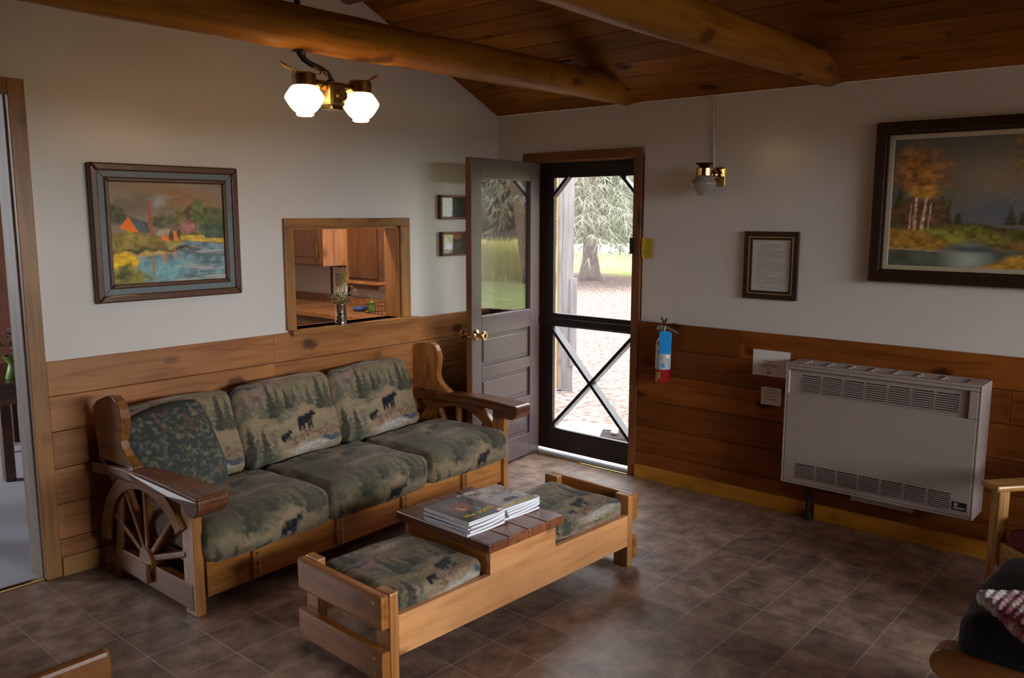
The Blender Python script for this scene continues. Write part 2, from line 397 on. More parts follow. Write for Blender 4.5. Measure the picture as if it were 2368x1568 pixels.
def floor_mat():
    m, nt, b = newmat('vinyl_tile'); L = nt.links.new
    tc = N(nt, 'ShaderNodeTexCoord'); mp = N(nt, 'ShaderNodeMapping'); mp.inputs['Location'].default_value = (2.4620, 1.9616, 0)
    L(tc.outputs['Object'], mp.inputs['Vector'])
    br = N(nt, 'ShaderNodeTexBrick', offset=0.0, squash=1.0)
    for k, v in (('Scale', 1.), ('Mortar Size', .0022), ('Mortar Smooth', .4), ('Brick Width', .2408), ('Row Height', .2304), ('Bias', 0.)): br.inputs[k].default_value = v
    br.inputs['Color1'].default_value = (.78, .78, .78, 1); br.inputs['Color2'].default_value = (1.12, 1.12, 1.12, 1); br.inputs['Mortar'].default_value = (1, 1, 1, 1)
    L(mp.outputs[0], br.inputs['Vector'])
    n1 = N(nt, 'ShaderNodeTexNoise'); n1.inputs['Scale'].default_value = 9; n1.inputs['Detail'].default_value = 8; n1.inputs['Roughness'].default_value = .65; L(tc.outputs['Object'], n1.inputs['Vector'])
    r = N(nt, 'ShaderNodeValToRGB'); e = r.color_ramp.elements
    e[0].position = .36; e[0].color = (.15, .098, .072, 1); e[1].position = .66; e[1].color = (.40, .268, .20, 1)
    q = e.new(.5); q.color = (.26, .172, .128, 1); L(n1.outputs['Fac'], r.inputs[0])
    mu = N(nt, 'ShaderNodeMix', data_type='RGBA', blend_type='MULTIPLY'); mu.inputs[0].default_value = 1; L(r.outputs[0], mu.inputs[6]); L(br.outputs['Color'], mu.inputs[7])
    mx = N(nt, 'ShaderNodeMix', data_type='RGBA'); L(br.outputs['Fac'], mx.inputs[0]); L(mu.outputs[2], mx.inputs[6]); mx.inputs[7].default_value = (.44, .36, .32, 1)
    L(mx.outputs[2], b.inputs['Base Color'])
    b.inputs['Roughness'].default_value = .42; b.inputs['Specular IOR Level'].default_value = .5
    bp = N(nt, 'ShaderNodeBump'); bp.inputs['Strength'].default_value = .25; bp.inputs['Distance'].default_value = .002; bp.invert = True
    L(br.outputs['Fac'], bp.inputs['Height']); L(bp.outputs['Normal'], b.inputs['Normal'])
    return m
M['floor'] = floor_mat()

def ground_mat():
    m, nt, b = newmat('yard_ground'); L = nt.links.new
    tc = N(nt, 'ShaderNodeTexCoord'); sx = N(nt, 'ShaderNodeSeparateXYZ'); L(tc.outputs['Object'], sx.inputs[0])
    def noise(sc, d=4):
        n = N(nt, 'ShaderNodeTexNoise'); n.inputs['Scale'].default_value = sc; n.inputs['Detail'].default_value = d; L(tc.outputs['Object'], n.inputs['Vector']); return n
    def ramp(src, stops):
        r = N(nt, 'ShaderNodeValToRGB'); e = r.color_ramp.elements
        e[0].position, e[0].color = stops[0][0], (*stops[0][1], 1); e[1].position, e[1].color = stops[-1][0], (*stops[-1][1], 1)
        for p, c in stops[1:-1]: q = e.new(p); q.color = (*c, 1)
        L(src, r.inputs[0]); return r
    nf = noise(14, 6); nl = noise(.6, 3); ng = noise(3, 5)
    dirt = ramp(nf.outputs['Fac'], [(.32, (.085, .055, .045)), (.5, (.16, .118, .104)), (.66, (.25, .205, .19))])
    lawn = ramp(ng.outputs['Fac'], [(.3, (.14, .165, .06)), (.7, (.20, .22, .10))])
    far = ramp(nl.outputs['Fac'], [(.3, (.48, .44, .14)), (.7, (.62, .56, .23))])
    # dirt around the trees on the +y side, lawn elsewhere, yellow meadow far away
    def sub(a, k, v):
        s = N(nt, 'ShaderNodeMath', operation=k); L(a, s.inputs[0])
        if hasattr(v, 'links'): L(v, s.inputs[1])
        else: s.inputs[1].default_value = v
        return s.outputs[0]
    wob = sub(sub(nl.outputs['Fac'], 'SUBTRACT', .5), 'MULTIPLY', 5.)
    a = sub(sub(sub(sx.outputs['X'], 'ADD', wob), 'SUBTRACT', 17.), 'MULTIPLY', .6)
    c = sub(sub(sub(sub(sx.outputs['Y'], 'MULTIPLY', -1.), 'ADD', wob), 'SUBTRACT', 2.5), 'MULTIPLY', .6)
    mxf = sub(a, 'MAXIMUM', c)
    cl = N(nt, 'ShaderNodeClamp'); L(mxf, cl.inputs[0])
    m1 = N(nt, 'ShaderNodeMix', data_type='RGBA'); L(cl.outputs[0], m1.inputs[0]); L(dirt.outputs[0], m1.inputs[6]); L(lawn.outputs[0], m1.inputs[7])
    fm = sub(sub(sub(sx.outputs['X'], 'ADD', wob), 'SUBTRACT', 30.), 'MULTIPLY', .15); c2 = N(nt, 'ShaderNodeClamp'); L(fm, c2.inputs[0])
    m2 = N(nt, 'ShaderNodeMix', data_type='RGBA'); L(c2.outputs[0], m2.inputs[0]); L(m1.outputs[2], m2.inputs[6])
    cy_ = N(nt, 'ShaderNodeClamp'); L(sub(sx.outputs['Y'], 'MULTIPLY', .2), cy_.inputs[0])
    pale = N(nt, 'ShaderNodeMix', data_type='RGBA'); L(cy_.outputs[0], pale.inputs[0]); L(far.outputs[0], pale.inputs[6]); pale.inputs[7].default_value = (.66, .66, .58, 1); L(pale.outputs[2], m2.inputs[7])
    L(m2.outputs[2], b.inputs['Base Color']); b.inputs['Roughness'].default_value = 1; b.inputs['Specular IOR Level'].default_value = 0
    return m
M['ground'] = ground_mat()

def screen_mat():
    m = bpy.data.materials.new('insect_screen'); m.use_nodes = True; nt = m.node_tree; nt.nodes.clear(); L = nt.links.new
    o = N(nt, 'ShaderNodeOutputMaterial'); mx = N(nt, 'ShaderNodeMixShader'); t = N(nt, 'ShaderNodeBsdfTransparent'); d = N(nt, 'ShaderNodeBsdfDiffuse')
    d.inputs['Color'].default_value = (.3, .3, .3, 1); mx.inputs[0].default_value = .12
    L(t.outputs[0], mx.inputs[1]); L(d.outputs[0], mx.inputs[2]); L(mx.outputs[0], o.inputs['Surface'])
    return m
M['mesh'] = screen_mat()

# ------------------------------------------------------------------ room shell
RX, RY, HC, SL = -6.2, -5.4, 2.365, .465
RZ = HC + SL * 3.1
TH = .12
b = MB(); b.box(RX - TH, TH, RY - TH, 0, -.06, 0)
struct(b.build('floor', M['floor']))

w = MB()                                            # wall behind the sofa, with doorway and pass-through
PX0, PX1, PZ0, PZ1 = -1.747, -.945, 1.03, 1.61
DX0, DX1, DZ = -4.05, -3.165, 2.19
w.box(RX, DX0, 0, TH, 0, HC); w.box(DX0, DX1, 0, TH, DZ, HC); w.box(DX1, PX0, 0, TH, 0, HC)
w.box(PX0, PX1, 0, TH, 0, PZ0); w.box(PX0, PX1, 0, TH, PZ1, HC); w.box(PX1, TH, 0, TH, 0, HC)
w.prism([(RX - TH, HC), (TH, HC), (TH, HC + .02), (-3.1, RZ + .04), (RX - TH, HC + .02)], 'y', 0, TH)
WN = struct(w.build('wall_north', M['paint']), 'white wall above knotty pine boards behind the sofa')

w = MB()                                            # wall with the door and the heater
OY0, OY1, OZ = -1.21, -.325, 2.06
w.box(0, TH, RY, OY0, 0, HC); w.box(0, TH, OY0, OY1, OZ, HC); w.box(0, TH, OY1, 3.3, 0, HC)
WE = struct(w.build('wall_east', M['paint_gloss']), 'white wall above knotty pine boards with door and heater')

WX0, WX1, WZ0, WZ1 = -3.15, -.35, .51, 2.21         # unseen window assumed from the light, in the wall facing the sofa
w = MB()
w.box(RX, WX0, RY - TH, RY, 0, HC); w.box(WX1, TH, RY - TH, RY, 0, HC); w.box(WX0, WX1, RY - TH, RY, 0, WZ0); w.box(WX0, WX1, RY - TH, RY, WZ1, HC)
w.prism([(RX - TH, HC), (TH, HC), (TH, HC + .02), (-3.1, RZ + .04), (RX - TH, HC + .02)], 'y', RY - TH, RY)
WS = struct(w.build('wall_south', M['pine']))
b = MB()
for x0, x1, z0, z1 in ((WX0, WX0 + .05, WZ0, WZ1), (WX1 - .05, WX1, WZ0, WZ1), (WX0, WX1, WZ0, WZ0 + .05), (WX0, WX1, WZ1 - .05, WZ1), ((WX0 + WX1) / 2 - .025, (WX0 + WX1) / 2 + .025, WZ0, WZ1)):
    b.box(x0, x1, RY - .09, RY - .03, z0, z1)
struct(b.build('assumed_window_1', M['trim']), 'unseen wooden framed window assumed facing the sofa')  # frame of the unseen window, assumed along with its opening
w = MB(); w.box(RX - TH, RX, RY - TH, TH, 0, HC + .02)
struct(w.build('wall_west', M['pine_y']))

# sloped pine ceiling: boards run along the ridge
b = MB()
ca, sa = math.cos(math.atan(SL)), math.sin(math.atan(SL))
nb = 25; run = 3.1 / ca / nb
for sgn in (1, -1):
    for k in range(nb):
        s0 = (k + .5) * run
        cx = -s0 * ca if sgn > 0 else RX + s0 * ca
        cz = HC + s0 * sa
        dx = np.array([-ca * sgn, 0, sa]); nn = np.array([sa * sgn, 0, ca])
        b.obox(np.array([cx, RY / 2, cz]) + nn * .012, dx * (run / 2 - .0015), np.array([0, -RY / 2, 0]), nn * .012)
CE = struct(b.build('ceiling', M['ceil'], bevel=.002, seg=1), 'dark knotty pine board ceiling')
b = MB()
b.prism([(TH, HC + .012), (-3.1, RZ + .07), (-3.1, RZ + .16), (TH + .1, HC + .1)], 'y', RY - TH, TH)
b.prism([(RX - TH, HC + .012), (-3.1, RZ + .07), (-3.1, RZ + .16), (RX - TH - .1, HC + .1)], 'y', RY - TH, TH)
struct(b.build('roof', M['kit_dark']))

# round log beams
def log(name, y, x0, x1, r0, r1, label, seed, mat, z):
    rnd = random.Random(seed); pts = []; rs = []
    for i in range(30):
        t = i / 29
        pts.append((x0 + (x1 - x0) * t, y + .012 * math.sin(t * 5 + seed), z(t) + .006 * math.sin(t * 9 + seed)))
        rs.append(r0 + (r1 - r0) * t + rnd.uniform(-.003, .003))
    o = MB().tube(pts, rs, 28).build(name, mat, smooth=True)
    return struct(o, label, 'beam')
log('trim_1', -1.09, .1, RX - .1, .083, .098, 'round log beam carrying the lit twin gas lamp', 1, M['log'], lambda t: 2.435 + .012 * t)
log('trim_2', -2.345, .1, RX - .1, .088, .098, 'round log beam ending above the bare wall right of the wall lamp', 2, M['log'], lambda t: 2.437 + .012 * t)
log('trim_3', -3.6, .1, RX - .1, .09, .1, 'round log beam', 3, M['log'], lambda t: 2.45)
log('trim_4', -4.855, .1, RX - .1, .09, .1, 'round log beam', 4, M['log'], lambda t: 2.45)
pts = [(-1.315 + .006 * math.sin(i), .1 - .2 * i, 2.972) for i in range(28)]
struct(MB().tube(pts, .086, 24).build('trim_5', M['log_y'], smooth=True), 'log purlin under the ceiling slope', 'beam')

# horizontal knotty pine boards, base boards and casings
EDG = [.0, .174, .345, .515, .69, .857, 1.02]
b = MB()
for z0, z1 in zip(EDG, EDG[1:]):
    xs = [DX1 + .07, -1.9 if int(z0 * 100) % 2 else -1.2, 0]
    for x0, x1 in zip(xs, xs[1:]):
        zz = min(z1, 1.0) if x0 < -1.9 and x1 > -1.8 and False else z1
        b.box(x0, x1, -.018, 0, z0 + .0012, zz - .0012)
b.build('wainscot', M['pine'], WN, bevel=.004)
b = MB()
for k, (z0, z1) in enumerate(zip(EDG, EDG[1:])):
    ys = [RY, [-3.9, -3.42, -4.2, -2.2, -3.3, -1.9][k], -1.21]
    for y0, y1 in zip(ys, ys[1:]): b.box(-.018, 0, y0, y1, z0 + .0012, z1 - .0012)
    b.box(-.018, 0, -.25, -.0, z0 + .0012, z1 - .0012)
b.build('wainscot', M['pine_y'], WE, bevel=.004)
struct(MB().box(DX1 + .07, -.02, -.036, -.018, 0, .09).build('baseboard_north', M['base_x'], bevel=.003), 'pale pine base board behind the sofa')
b = MB().box(-.036, -.018, -2.335, -1.21, 0, .09).box(-.036, -.018, RY, -2.39, 0, .09)
struct(b.build('baseboard_east', M['base_y'], bevel=.003), 'pale pine base board under the heater')
# doorway to the next room
b = MB().box(DX1, DX1 + .07, -.024, 0, 0, DZ + .07).box(DX0 - .07, DX0, -.024, 0, 0, DZ + .07)
t6 = struct(b.build('trim_6', M['trim'], bevel=.003), 'pine casing of the doorway beside the sofa')
MB().box(DX0, DX1, -.0238, 0, DZ, DZ + .07).build('head_casing', M['trim_x'], t6, bevel=.003)
b = MB().box(DX1 - .008, DX1 + .003, .012, TH + .02, 0, DZ).box(DX0 - .003, DX0 + .012, 0, TH + .02, 0, DZ)
b.build('jamb_lining', M['jamb'], t6)
# pass-through casing and sill
b = MB().box(PX0 - .06, PX0, -.022, 0, PZ0, PZ1).box(PX1, PX1 + .075, -.022, 0, PZ0, PZ1)
t7 = struct(b.build('trim_7', M['trim'], bevel=.003), 'pine casing round the pass-through opening to the kitchen')
MB().box(PX0 - .06, PX1 + .075, -.022, 0, PZ1, PZ1 + .052).build('head_casing', M['trim_x'], t7, bevel=.003)
MB().box(PX0 - .045, PX1 + .12, -.055, TH + .02, PZ0 - .028, PZ0).build('sill', M['trim_x'], t7, bevel=.004)
b = MB().box(PX0 - .004, PX0 + .012, 0, TH + .01, PZ0, PZ1).box(PX1 - .012, PX1 + .004, 0, TH + .01, PZ0, PZ1).box(PX0, PX1, 0, TH + .01, PZ1 - .012, PZ1 + .004)
b.build('jamb_lining', M['trim'], t7)
# casing round the outside door
b = MB().box(-.022, 0, -1.208, -1.15, 0, 2.04).box(-.022, 0, -.345, -.25, 0, 2.04)
t8 = struct(b.build('trim_8', M['trim_dark'], bevel=.003), 'dark pine casing of the outside door')
MB().box(-.024, 0, -1.208, -.249, 2.036, 2.096).build('head_casing', M['trim_dark_y'], t8, bevel=.003)
b = MB().box(0, .05, -1.215, -1.15, 0, 2.06).box(0, .05, -.345, -.32, 0, 2.06).box(0, .05, -1.2, -.33, 2.03, 2.065)
b.build('jamb_lining', M['trim_dark'], t8)
MB().box(-.03, .0, -.13 - 1.02, -.40, 0, .007).build('threshold_strip', M['brass'], t8, bevel=.002)
MB().box(0.0, .13, -1.2, -.33, -.05, .006).build('sill', M['grey_wood'], t8)
l = MB().box(-.034, -.02, -1.175, -1.138, 1.44, 1.542).build('strike_box', M['iron'], t8, bevel=.003)

# ---------------- open panelled door (hinged at the left jamb, swung into the room)
A = math.radians(186.2)
d = MB()
for s0, s1, z0, z1 in ((0, .108, .02, 2.03), (.665, .768, .02, 2.03), (.108, .665, .02, .17), (.108, .665, .355, .44), (.108, .665, .64, .715), (.108, .665, .92, 1.045), (.108, .665, 1.905, 2.03)):
    d.box(s0, s1, -.043, 0, z0, z1)
D1 = struct(d.build('door_1', M['door'], bevel=.004, loc=(0, -.38, 0), rot=(0, 0, A)), 'open brown panelled door with a tall glass pane and brass knob', 'door')
for z0, z1 in ((.17, .355), (.44, .64), (.715, .92)):
    p = MB().box(.105, .668, -.031, -.017, z0 - .003, z1 + .003)
    q = MB().prism([(.133, z0 + .028), (.64, z0 + .028), (.64, z1 - .028), (.133, z1 - .028)], 'y', -.032, -.008)
    p.v += []; n = len(p.v); p.v += q.v; p.f += [tuple(i + n for i in f) for f in q.f]
    p.build('panel', M['door'], D1, bevel=.006)
MB().box(.106, .667, -.026, -.021, 1.043, 1.907).build('glass_pane', M['glass'], D1)
MB().box(.768, .7705, -.0425, -.0005, .021, 2.029).build('edge', M['door_edge'], D1)
kp = [(.036, 0), (.036, .004), (.030, .010), (.013, .014), (.0115, .034), (.016, .044), (.027, .054), (.030, .062), (.026, .068), (.018, .066), (.0, .063)]
MB().lathe(kp, 28, (.725, 0, .932), 'y').build('knob', M['brass'], D1, smooth=True)
MB().lathe([(r, -.043 - y) for r, y in kp], 28, (.725, 0, .932), 'y').build('knob', M['brass'], D1, smooth=True)
MB().box(.7695, .7715, -.032, -.011, .88, .985).build('latch_plate', M['door_edge'], D1)
MB().lathe([(.009, 0), (.009, .008), (.0, .009)], 14, (.770, -.021, .925), 'x').build('latch', M['steel'], D1, smooth=True)

# ---------------- screen door
X0, X1 = .055, .085
d = MB()
d.box(X0, X1, -.462, -.335, .03, 2.045).box(X0, X1, -1.2, -1.128, .03, 2.045).box(X0, X1, -1.128, -.462, 1.93, 2.045)
d.box(X0, X1, -1.128, -.462, .03, .185).box(X0, X1, -1.128, -.462, .915, 1.005)
D2 = struct(d.build('door_2', M['screen'], bevel=.002), 'dark screen door with a crossed lower half', 'door')
MB().box(X0 - .014, X0, -1.128, -.335, .925, .972).build('middle_bar', M['screen'], D2, bevel=.003)
for a, c in (((-.455, .905), (-1.135, .19)), ((-1.135, .905), (-.455, .19))):
    MB().bar((X0 + .012, a[0], a[1]), (X0 + .012, c[0], c[1]), .022, .062, (1, 0, 0)).build('cross_brace', M['screen'], D2)
for a, c in (((-.45, 1.80), (-.60, 1.955)), ((-1.14, 1.80), (-.99, 1.955))):
    MB().bar((X0 + .014, a[0], a[1]), (X0 + .014, c[0], c[1]), .02, .045, (1, 0, 0)).build('corner_brace', M['screen'], D2)
for z0, z1 in ((1.005, 1.93), (.185, .915)):
    MB().box(X1 - .004, X1 - .003, -1.128, -.462, z0, z1).build('screen_mesh', M['mesh'], D2)

# ---------------- kitchen and next room shells
b = MB(); b.box(-1.86, -1.80, TH, 4.4, 0, 2.45).box(-1.8, 0, 3.2, 3.3, 0, 2.45)
struct(b.build('wall_kitchen', M['paint_kitchen']))
struct(MB().box(RX - TH, TH, TH, 5.1, 2.45, 2.5).build('ceiling_kitchen', M['kit_dark']))
struct(MB().box(-.004, 0, TH, 3.2, 0, 2.45).build('wall_kitchen_east', M['paint_kitchen']))
b = MB(); b.box(RX - TH, RX, TH, 5.1, 0, .9).box(RX - TH, RX, TH, 5.1, 2.1, 2.45).box(RX - TH, RX, TH, 3.2, .9, 2.1).box(RX - TH, RX, 4.8, 5.1, .9, 2.1)  # gap in this unseen side assumed, to let the added light in
b.box(RX - TH, TH, 5.0, 5.1, 0, 2.45).box(-1.88, -1.86, TH, 5, 0, 2.45)
struct(b.build('wall_next_room', M['dark_room']))
struct(MB().box(RX - TH, -1.8, .0, 5.1, -.06, 0.0).build('floor_next_room', M['carpet']))
struct(MB().box(-1.8, TH, TH, 3.3, -.06, 0.0).build('floor_kitchen', M['kit_dark']))
struct(MB().box(DX0, DX1, -.004, .03, 0, .008).build('trim_9', M['brass_old'], bevel=.002), 'metal strip between tile and carpet')

# ------------------------------------------------------------------ sofa
W = 2.13
SO = thing('sofa', 'long pine sofa with wagon wheel arms and three pairs of bear print cushions', 'sofa', (-2.90, -.89, 0), (0, 0, math.radians(3.1)))
MB().box(.07, W - .05, .018, .046, .062, .262).build('front_panel', M['sofa'], SO, bevel=.004)
for i, x in enumerate((.285, .765, 1.215, 1.70)):
    bt = MB().box(x, x + .042, -.004, .02, .074, .258).build('batten', M['sofa_z'], SO, bevel=.007)
    for z in (.10, .145, .19, .235): MB().lathe([(.006, -.0065), (.006, -.003)], 10, (x + .021, 0, z), 'y').build('screw', M['sofa_dark'], bt)
MB().box(.05, W - .05, .05, .68, .20, .235).build('seat_board', M['sofa'], SO)
MB().box(.05, W - .05, .765, .795, .60, .757).build('back_rail', M['sofa'], SO, bevel=.006)
MB().box(.05, W - .05, .70, .73, .26, .40).build('lower_rail', M['sofa'], SO, bevel=.006)
WINGP = [(.755, .56), (.79, .80), (.75, .835), (.66, .868), (.60, .872), (.562, .855), (.540, .82), (.528, .78), (.538, .72), (.545, .675), (.535, .64), (.51, .61), (.47, .585), (.445, .572), (.445, .56)]
ARMT = [(.80, .538), (.70, .548), (.50, .562), (.30, .574), (.10, .574), (-.05, .566), (-.125, .562), (-.138, .548), (-.138, .515), (-.125, .492), (-.10, .474), (-.065, .472), (-.04, .485), (-.02, .508), (.10, .518), (.40, .512), (.60, .50), (.80, .488)]
for side, x0 in ((0, 0.0), (1, W - .05)):
    x1 = x0 + .05
    # wing beside the cushions
    MB().prism(WINGP, 'x', x0 + .002, x1 - .002).build('wing', M['sofa_y'] if side == 0 else M['sofa_z'], SO, bevel=.012, seg=3)  # same wood on both wings; darker copy paints the shaded one
    # paddle shaped arm, wider at the front
    m = MB(); n = len(ARMT)
    def half(t): return .036 + .034 * max(0, min(1, (.55 - t) / .5))
    cx = (x0 + x1) / 2 - (.005 if side == 0 else 0)
    vv = [(cx - half(t), t, z) for t, z in ARMT] + [(cx + half(t), t, z) for t, z in ARMT]
    m.add(vv, [tuple(range(n))[::-1], tuple(range(n, 2 * n))] + [(i, (i + 1) % n, n + (i + 1) % n, n + i) for i in range(n)])
    m.build('armrest', M['sofa_dark'], SO, bevel=.008, seg=3)
    MB().box(x0 + .004, x1 - .004, -.002, .088, .0, .515).build('leg', M['sofa_z'], SO, bevel=.004)
    MB().prism([(.64, 0), (.70, 0), (.655, .15), (.62, .40), (.70, .52), (.78, .56), (.72, .56), (.58, .50), (.55, .42), (.585, .16)], 'x', x0 + .003, x1 - .003).build('leg', M['sofa_y'], SO, bevel=.005)
    MB().prism([(.02, .02), (.66, .055), (.655, .155), (.02, .14)], 'x', x0 + .002, x1 - .006).build('side_board', M['sofa_y'], SO, bevel=.004)
    hc = (.375, .165)
    ex = -.012 if side == 0 else .0
    MB().ring(hc, .318, .385, math.radians(2), math.radians(146), x0 + ex, x1 - .008).build('wheel_rim', M['sofa_y'], SO, bevel=.006)
    for an in (18, 47, 90, 120, 152):
        a = math.radians(an); r1 = .33
        # the arm leans forward: angle measured from the front
        MB().bar((x0 + .018, hc[0] - .05 * math.cos(a), hc[1] + .05 * math.sin(a)), (x0 + .018, hc[0] - r1 * math.cos(a), hc[1] + r1 * math.sin(a)), .03, .036, (1, 0, 0)).build('spoke', M['sofa_y'], SO, bevel=.008)
    MB().lathe([(.0, -.02), (.05, -.02), (.058, -.01), (.058, .04), (.0, .045)], 20, (x0 + .01, hc[0], hc[1]), 'x').build('wheel_hub', M['sofa_y'], SO, smooth=False)
    if side == 0: MB().box(-.022, .0, .345, .405, .06, .15).build('hub_block', M['sofa_y'], SO, bevel=.006)

# bear print
def bear(p, cx, cy, s, col, flip=1):
    def e(x, y, rx, ry, rot=0): p.ell(cx + flip * x * s, cy + y * s * 1.3, rx * s, ry * s * 1.3, col, rot * flip, .12, .02, .3, 5)
    e(0, 0, .52, .27, .12); e(-.36, -.06, .26, .30); e(.22, .10, .30, .24, .3); e(.56, .27, .20, .16, .2); e(.74, .24, .11, .07, -.2)
    e(.47, .40, .055, .06); e(.62, .42, .055, .06)
    for x, w in ((-.48, .10), (-.22, .10), (.16, .085), (.40, .085)): e(x, -.38, w, .26, .06)
def forest(a, b, dark=1.0):
    """a, b in repeats of the print (0..1 right, 0..1 up)"""
    p = Paint(a, b, (.30, .215, .135))
    p.put(fbm(a * 5, b * 9, 4) * 1.4 - .25, (.15, .145, .075), .4, 8, 40)
    p.put(np.clip((fbm(a * 6 + 3, b * 4, 6) - .5) * 5, 0, 1), (.22, .145, .115), .4, 8, 30)
    T1, T2, T3, T4 = (.052, .054, .038), (.088, .083, .055), (.13, .120, .078), (.17, .152, .098)
    for k, (cx, bs, h, w) in enumerate(((.34, .42, .40, .075), (.42, .44, .38, .07), (.50, .55, .30, .06), (.56, .58, .24, .05), (.62, .62, .20, .05), (.76, .50, .34, .07), (.05, .56, .26, .06), (.13, .60, .22, .05), (.20, .52, .30, .06))): p.fir(cx, bs, h, w, (T3, T4)[k % 2], .4)
    for k, (cx, bs, h, w) in enumerate(((.29, .50, .46, .07), (.37, .54, .36, .055), (.46, .58, .26, .05), (.70, .58, .26, .05), (.82, .50, .44, .075), (.90, .48, .40, .065), (.98, .5, .34, .06), (.54, .64, .18, .035))): p.fir(cx, bs, h, w, (T1, T2)[k % 2], .45)
    p.put(((b < .5) & (b > .02)).astype(float) * np.clip((fbm(a * 4, b * 22, 14) - .35) * 2, 0, .8), (.30, .22, .13), .3, 3, 40)
    for k, (cx, bs, h, w) in enumerate(((.04, .02, .46, .085), (.10, -.04, .40, .08), (.16, -.02, .44, .08), (.25, .0, .34, .065))):
        p.fir(cx, bs, h, w, (T1, T3)[k % 2], .45)
    for x, y, rx, ry in ((.52, .22, .09, .05), (.63, .25, .10, .055), (.74, .22, .09, .05), (.83, .27, .08, .05), (.45, .16, .07, .035), (.92, .22, .07, .04)):
        p.ell(x, y, rx, ry, (.20, .125, .085), 0, .3, .12, .6, 11, 60)
    p.ell(.63, .09, .24, .055, (.36, .32, .28), .1, .35, .08, .3, 2, 50)
    p.ell(.86, .13, .14, .035, (.06, .07, .085), -.1, .4, .08, .3, 2, 50)
    p.ell(.06, .955, .2, .03, (.06, .065, .08), 0, .4, .1, .3, 2, 50); p.ell(.55, .975, .3, .03, (.22, .15, .11), 0, .4, .12, .5, 2, 50)
    bear(p, .60, .42, .155, (.013, .014, .018)); bear(p, .37, .27, .085, (.013, .014, .018))
    return p.c * dark
def seatprint(off, d=.85):
    def fn(P):
        s = P[:, 0] / .62 + .5; t = P[:, 2] + np.maximum(0, P[:, 1] + .26)
        t2 = t / .46 + off; wob = (fbm(P[:, 0] * 7, t * 5, 21) - .5) * .12
        c = forest((s + wob) % 1, (t2 + wob) % 1, d)
        g = np.clip((fbm(s * 2.2, t * 5, 31) - .4) * 2.6, 0, .72)[:, None]
        top = np.clip((P[:, 2] - .09) / .05, 0, 1)[:, None]
        return c * (1 - g * (.35 + .65 * top)) + np.array([.105, .094, .060]) * d * g * (.35 + .65 * top)
    return fn
def backprint(P):
    return forest(np.clip(P[:, 0] / .62 + .5, 0, 1), np.clip((P[:, 2] + np.maximum(0, P[:, 1] + .065)) / .44, 0, 1.2) % 1.0)
def sofa_pt(x, y, z):
    return tuple(SO.matrix_basis @ Vector((x, y, z)))
SO.matrix_basis = Matrix.Translation((-2.90, -.89, 0)) @ Matrix.Rotation(math.radians(3.1), 4, 'Z')
def sagf(P):
    Q = P.copy(); Q[:, 2] -= .018 * np.clip(-P[:, 1] / .27, 0, 1) ** 2 * (P[:, 2] < .0)
    return Q
for i, (xc, ww, off) in enumerate(((.375, .665, .30), (1.045, .675, .34), (1.735, .685, .30))):
    o = cushion('seat_cushion', ww, .575, .165, .055, seatprint(off, .82), M['fabric'], None, sofa_pt(xc, .235, .236), (0, 0, math.radians(3.1)), .022, .0105, sagf, .008, i)
    tag(o, ['bear print seat cushion beside the wagon wheel arm at the doorway end of the sofa', 'middle bear print seat cushion of the sofa', 'bear print seat cushion at the door end of the sofa'][i], 'cushion', 'seat cushions of the sofa')
for i, (xc, ww) in enumerate(((.345, .60), (.975, .62), (1.605, .62))):
    o = cushion('back_cushion', ww, .135, .43, .05, backprint, M['fabric'], None, sofa_pt(xc, .575, .375), (math.radians(-19), 0, math.radians(3.1)), .016, .0085, None, .006, i + 5)
    tag(o, ['bear print back cushion half hidden behind the leafy throw pillow', 'middle bear print back cushion of the sofa', 'bear print back cushion nearest the open door'][i], 'cushion', 'back cushions of the sofa')
def leaves(P):
    u, v = P[:, 0] / .40 + .5, P[:, 2] / .42
    p = Paint(u, v, (.050, .056, .050)); r = random.Random(5)
    cols = [(.065, .075, .06), (.085, .10, .085), (.115, .12, .09), (.15, .135, .08), (.08, .095, .095), (.17, .14, .09), (.11, .10, .065)]
    for k in range(420):
        x, y = r.random(), r.random()
        p.ell(x, y, r.uniform(.018, .042), r.uniform(.008, .017), cols[r.randrange(7)], r.uniform(0, 3.14), .4, .03, .5, k)
    for k in range(9):
        x, y = r.random(), r.random()
        for q in range(6): p.ell(x + r.uniform(-.03, .03), y + r.uniform(-.03, .03), .012, .012, (.17, .075, .06), 0, .5, .02, .4, k)
    return p.c
o = cushion('throw_pillow', .40, .10, .42, .035, leaves, M['tapestry'], None, sofa_pt(.275, .455, .372), (math.radians(-21), math.radians(-9), math.radians(1)), .03, .007, None, .006, 3)
tag(o, 'dark tapestry throw pillow woven with leaves and red berries', 'pillow')

# ------------------------------------------------------------------ bench table
BR = math.radians(-2.2)
BT = thing('bench', 'low pine coffee table bench with two padded ends and a raised plank top', 'bench', (-2.757, -1.915, 0), (0, 0, BR))
BT.matrix_basis = Matrix.Translation((-2.757, -1.915, 0)) @ Matrix.Rotation(BR, 4, 'Z')
def bpt(x, y, z): return tuple(BT.matrix_basis @ Vector((x, y, z)))
BL, BD = 1.565, .53
for x in (0, BL - .04):
    e = MB().box(x, x + .04, 0, BD, .228, .357).build('end_plank', M['bench_y'], BT, bevel=.011, seg=3)
    e2 = MB().box(x, x + .04, 0, BD, .03, .146).build('end_plank', M['bench_y'], BT, bevel=.008, seg=3)
    for y in (.045, .485):
        for z in (.06, .115): MB().lathe([(.007, -.001), (.007, .041)], 10, (x, y, z), 'x').build('plug', M['bench'], e2)
    for y in (.045, .485):
        for z in (.255, .325): MB().lathe([(.007, -.001), (.007, .041)], 10, (x, y, z), 'x').build('plug', M['bench'], e)
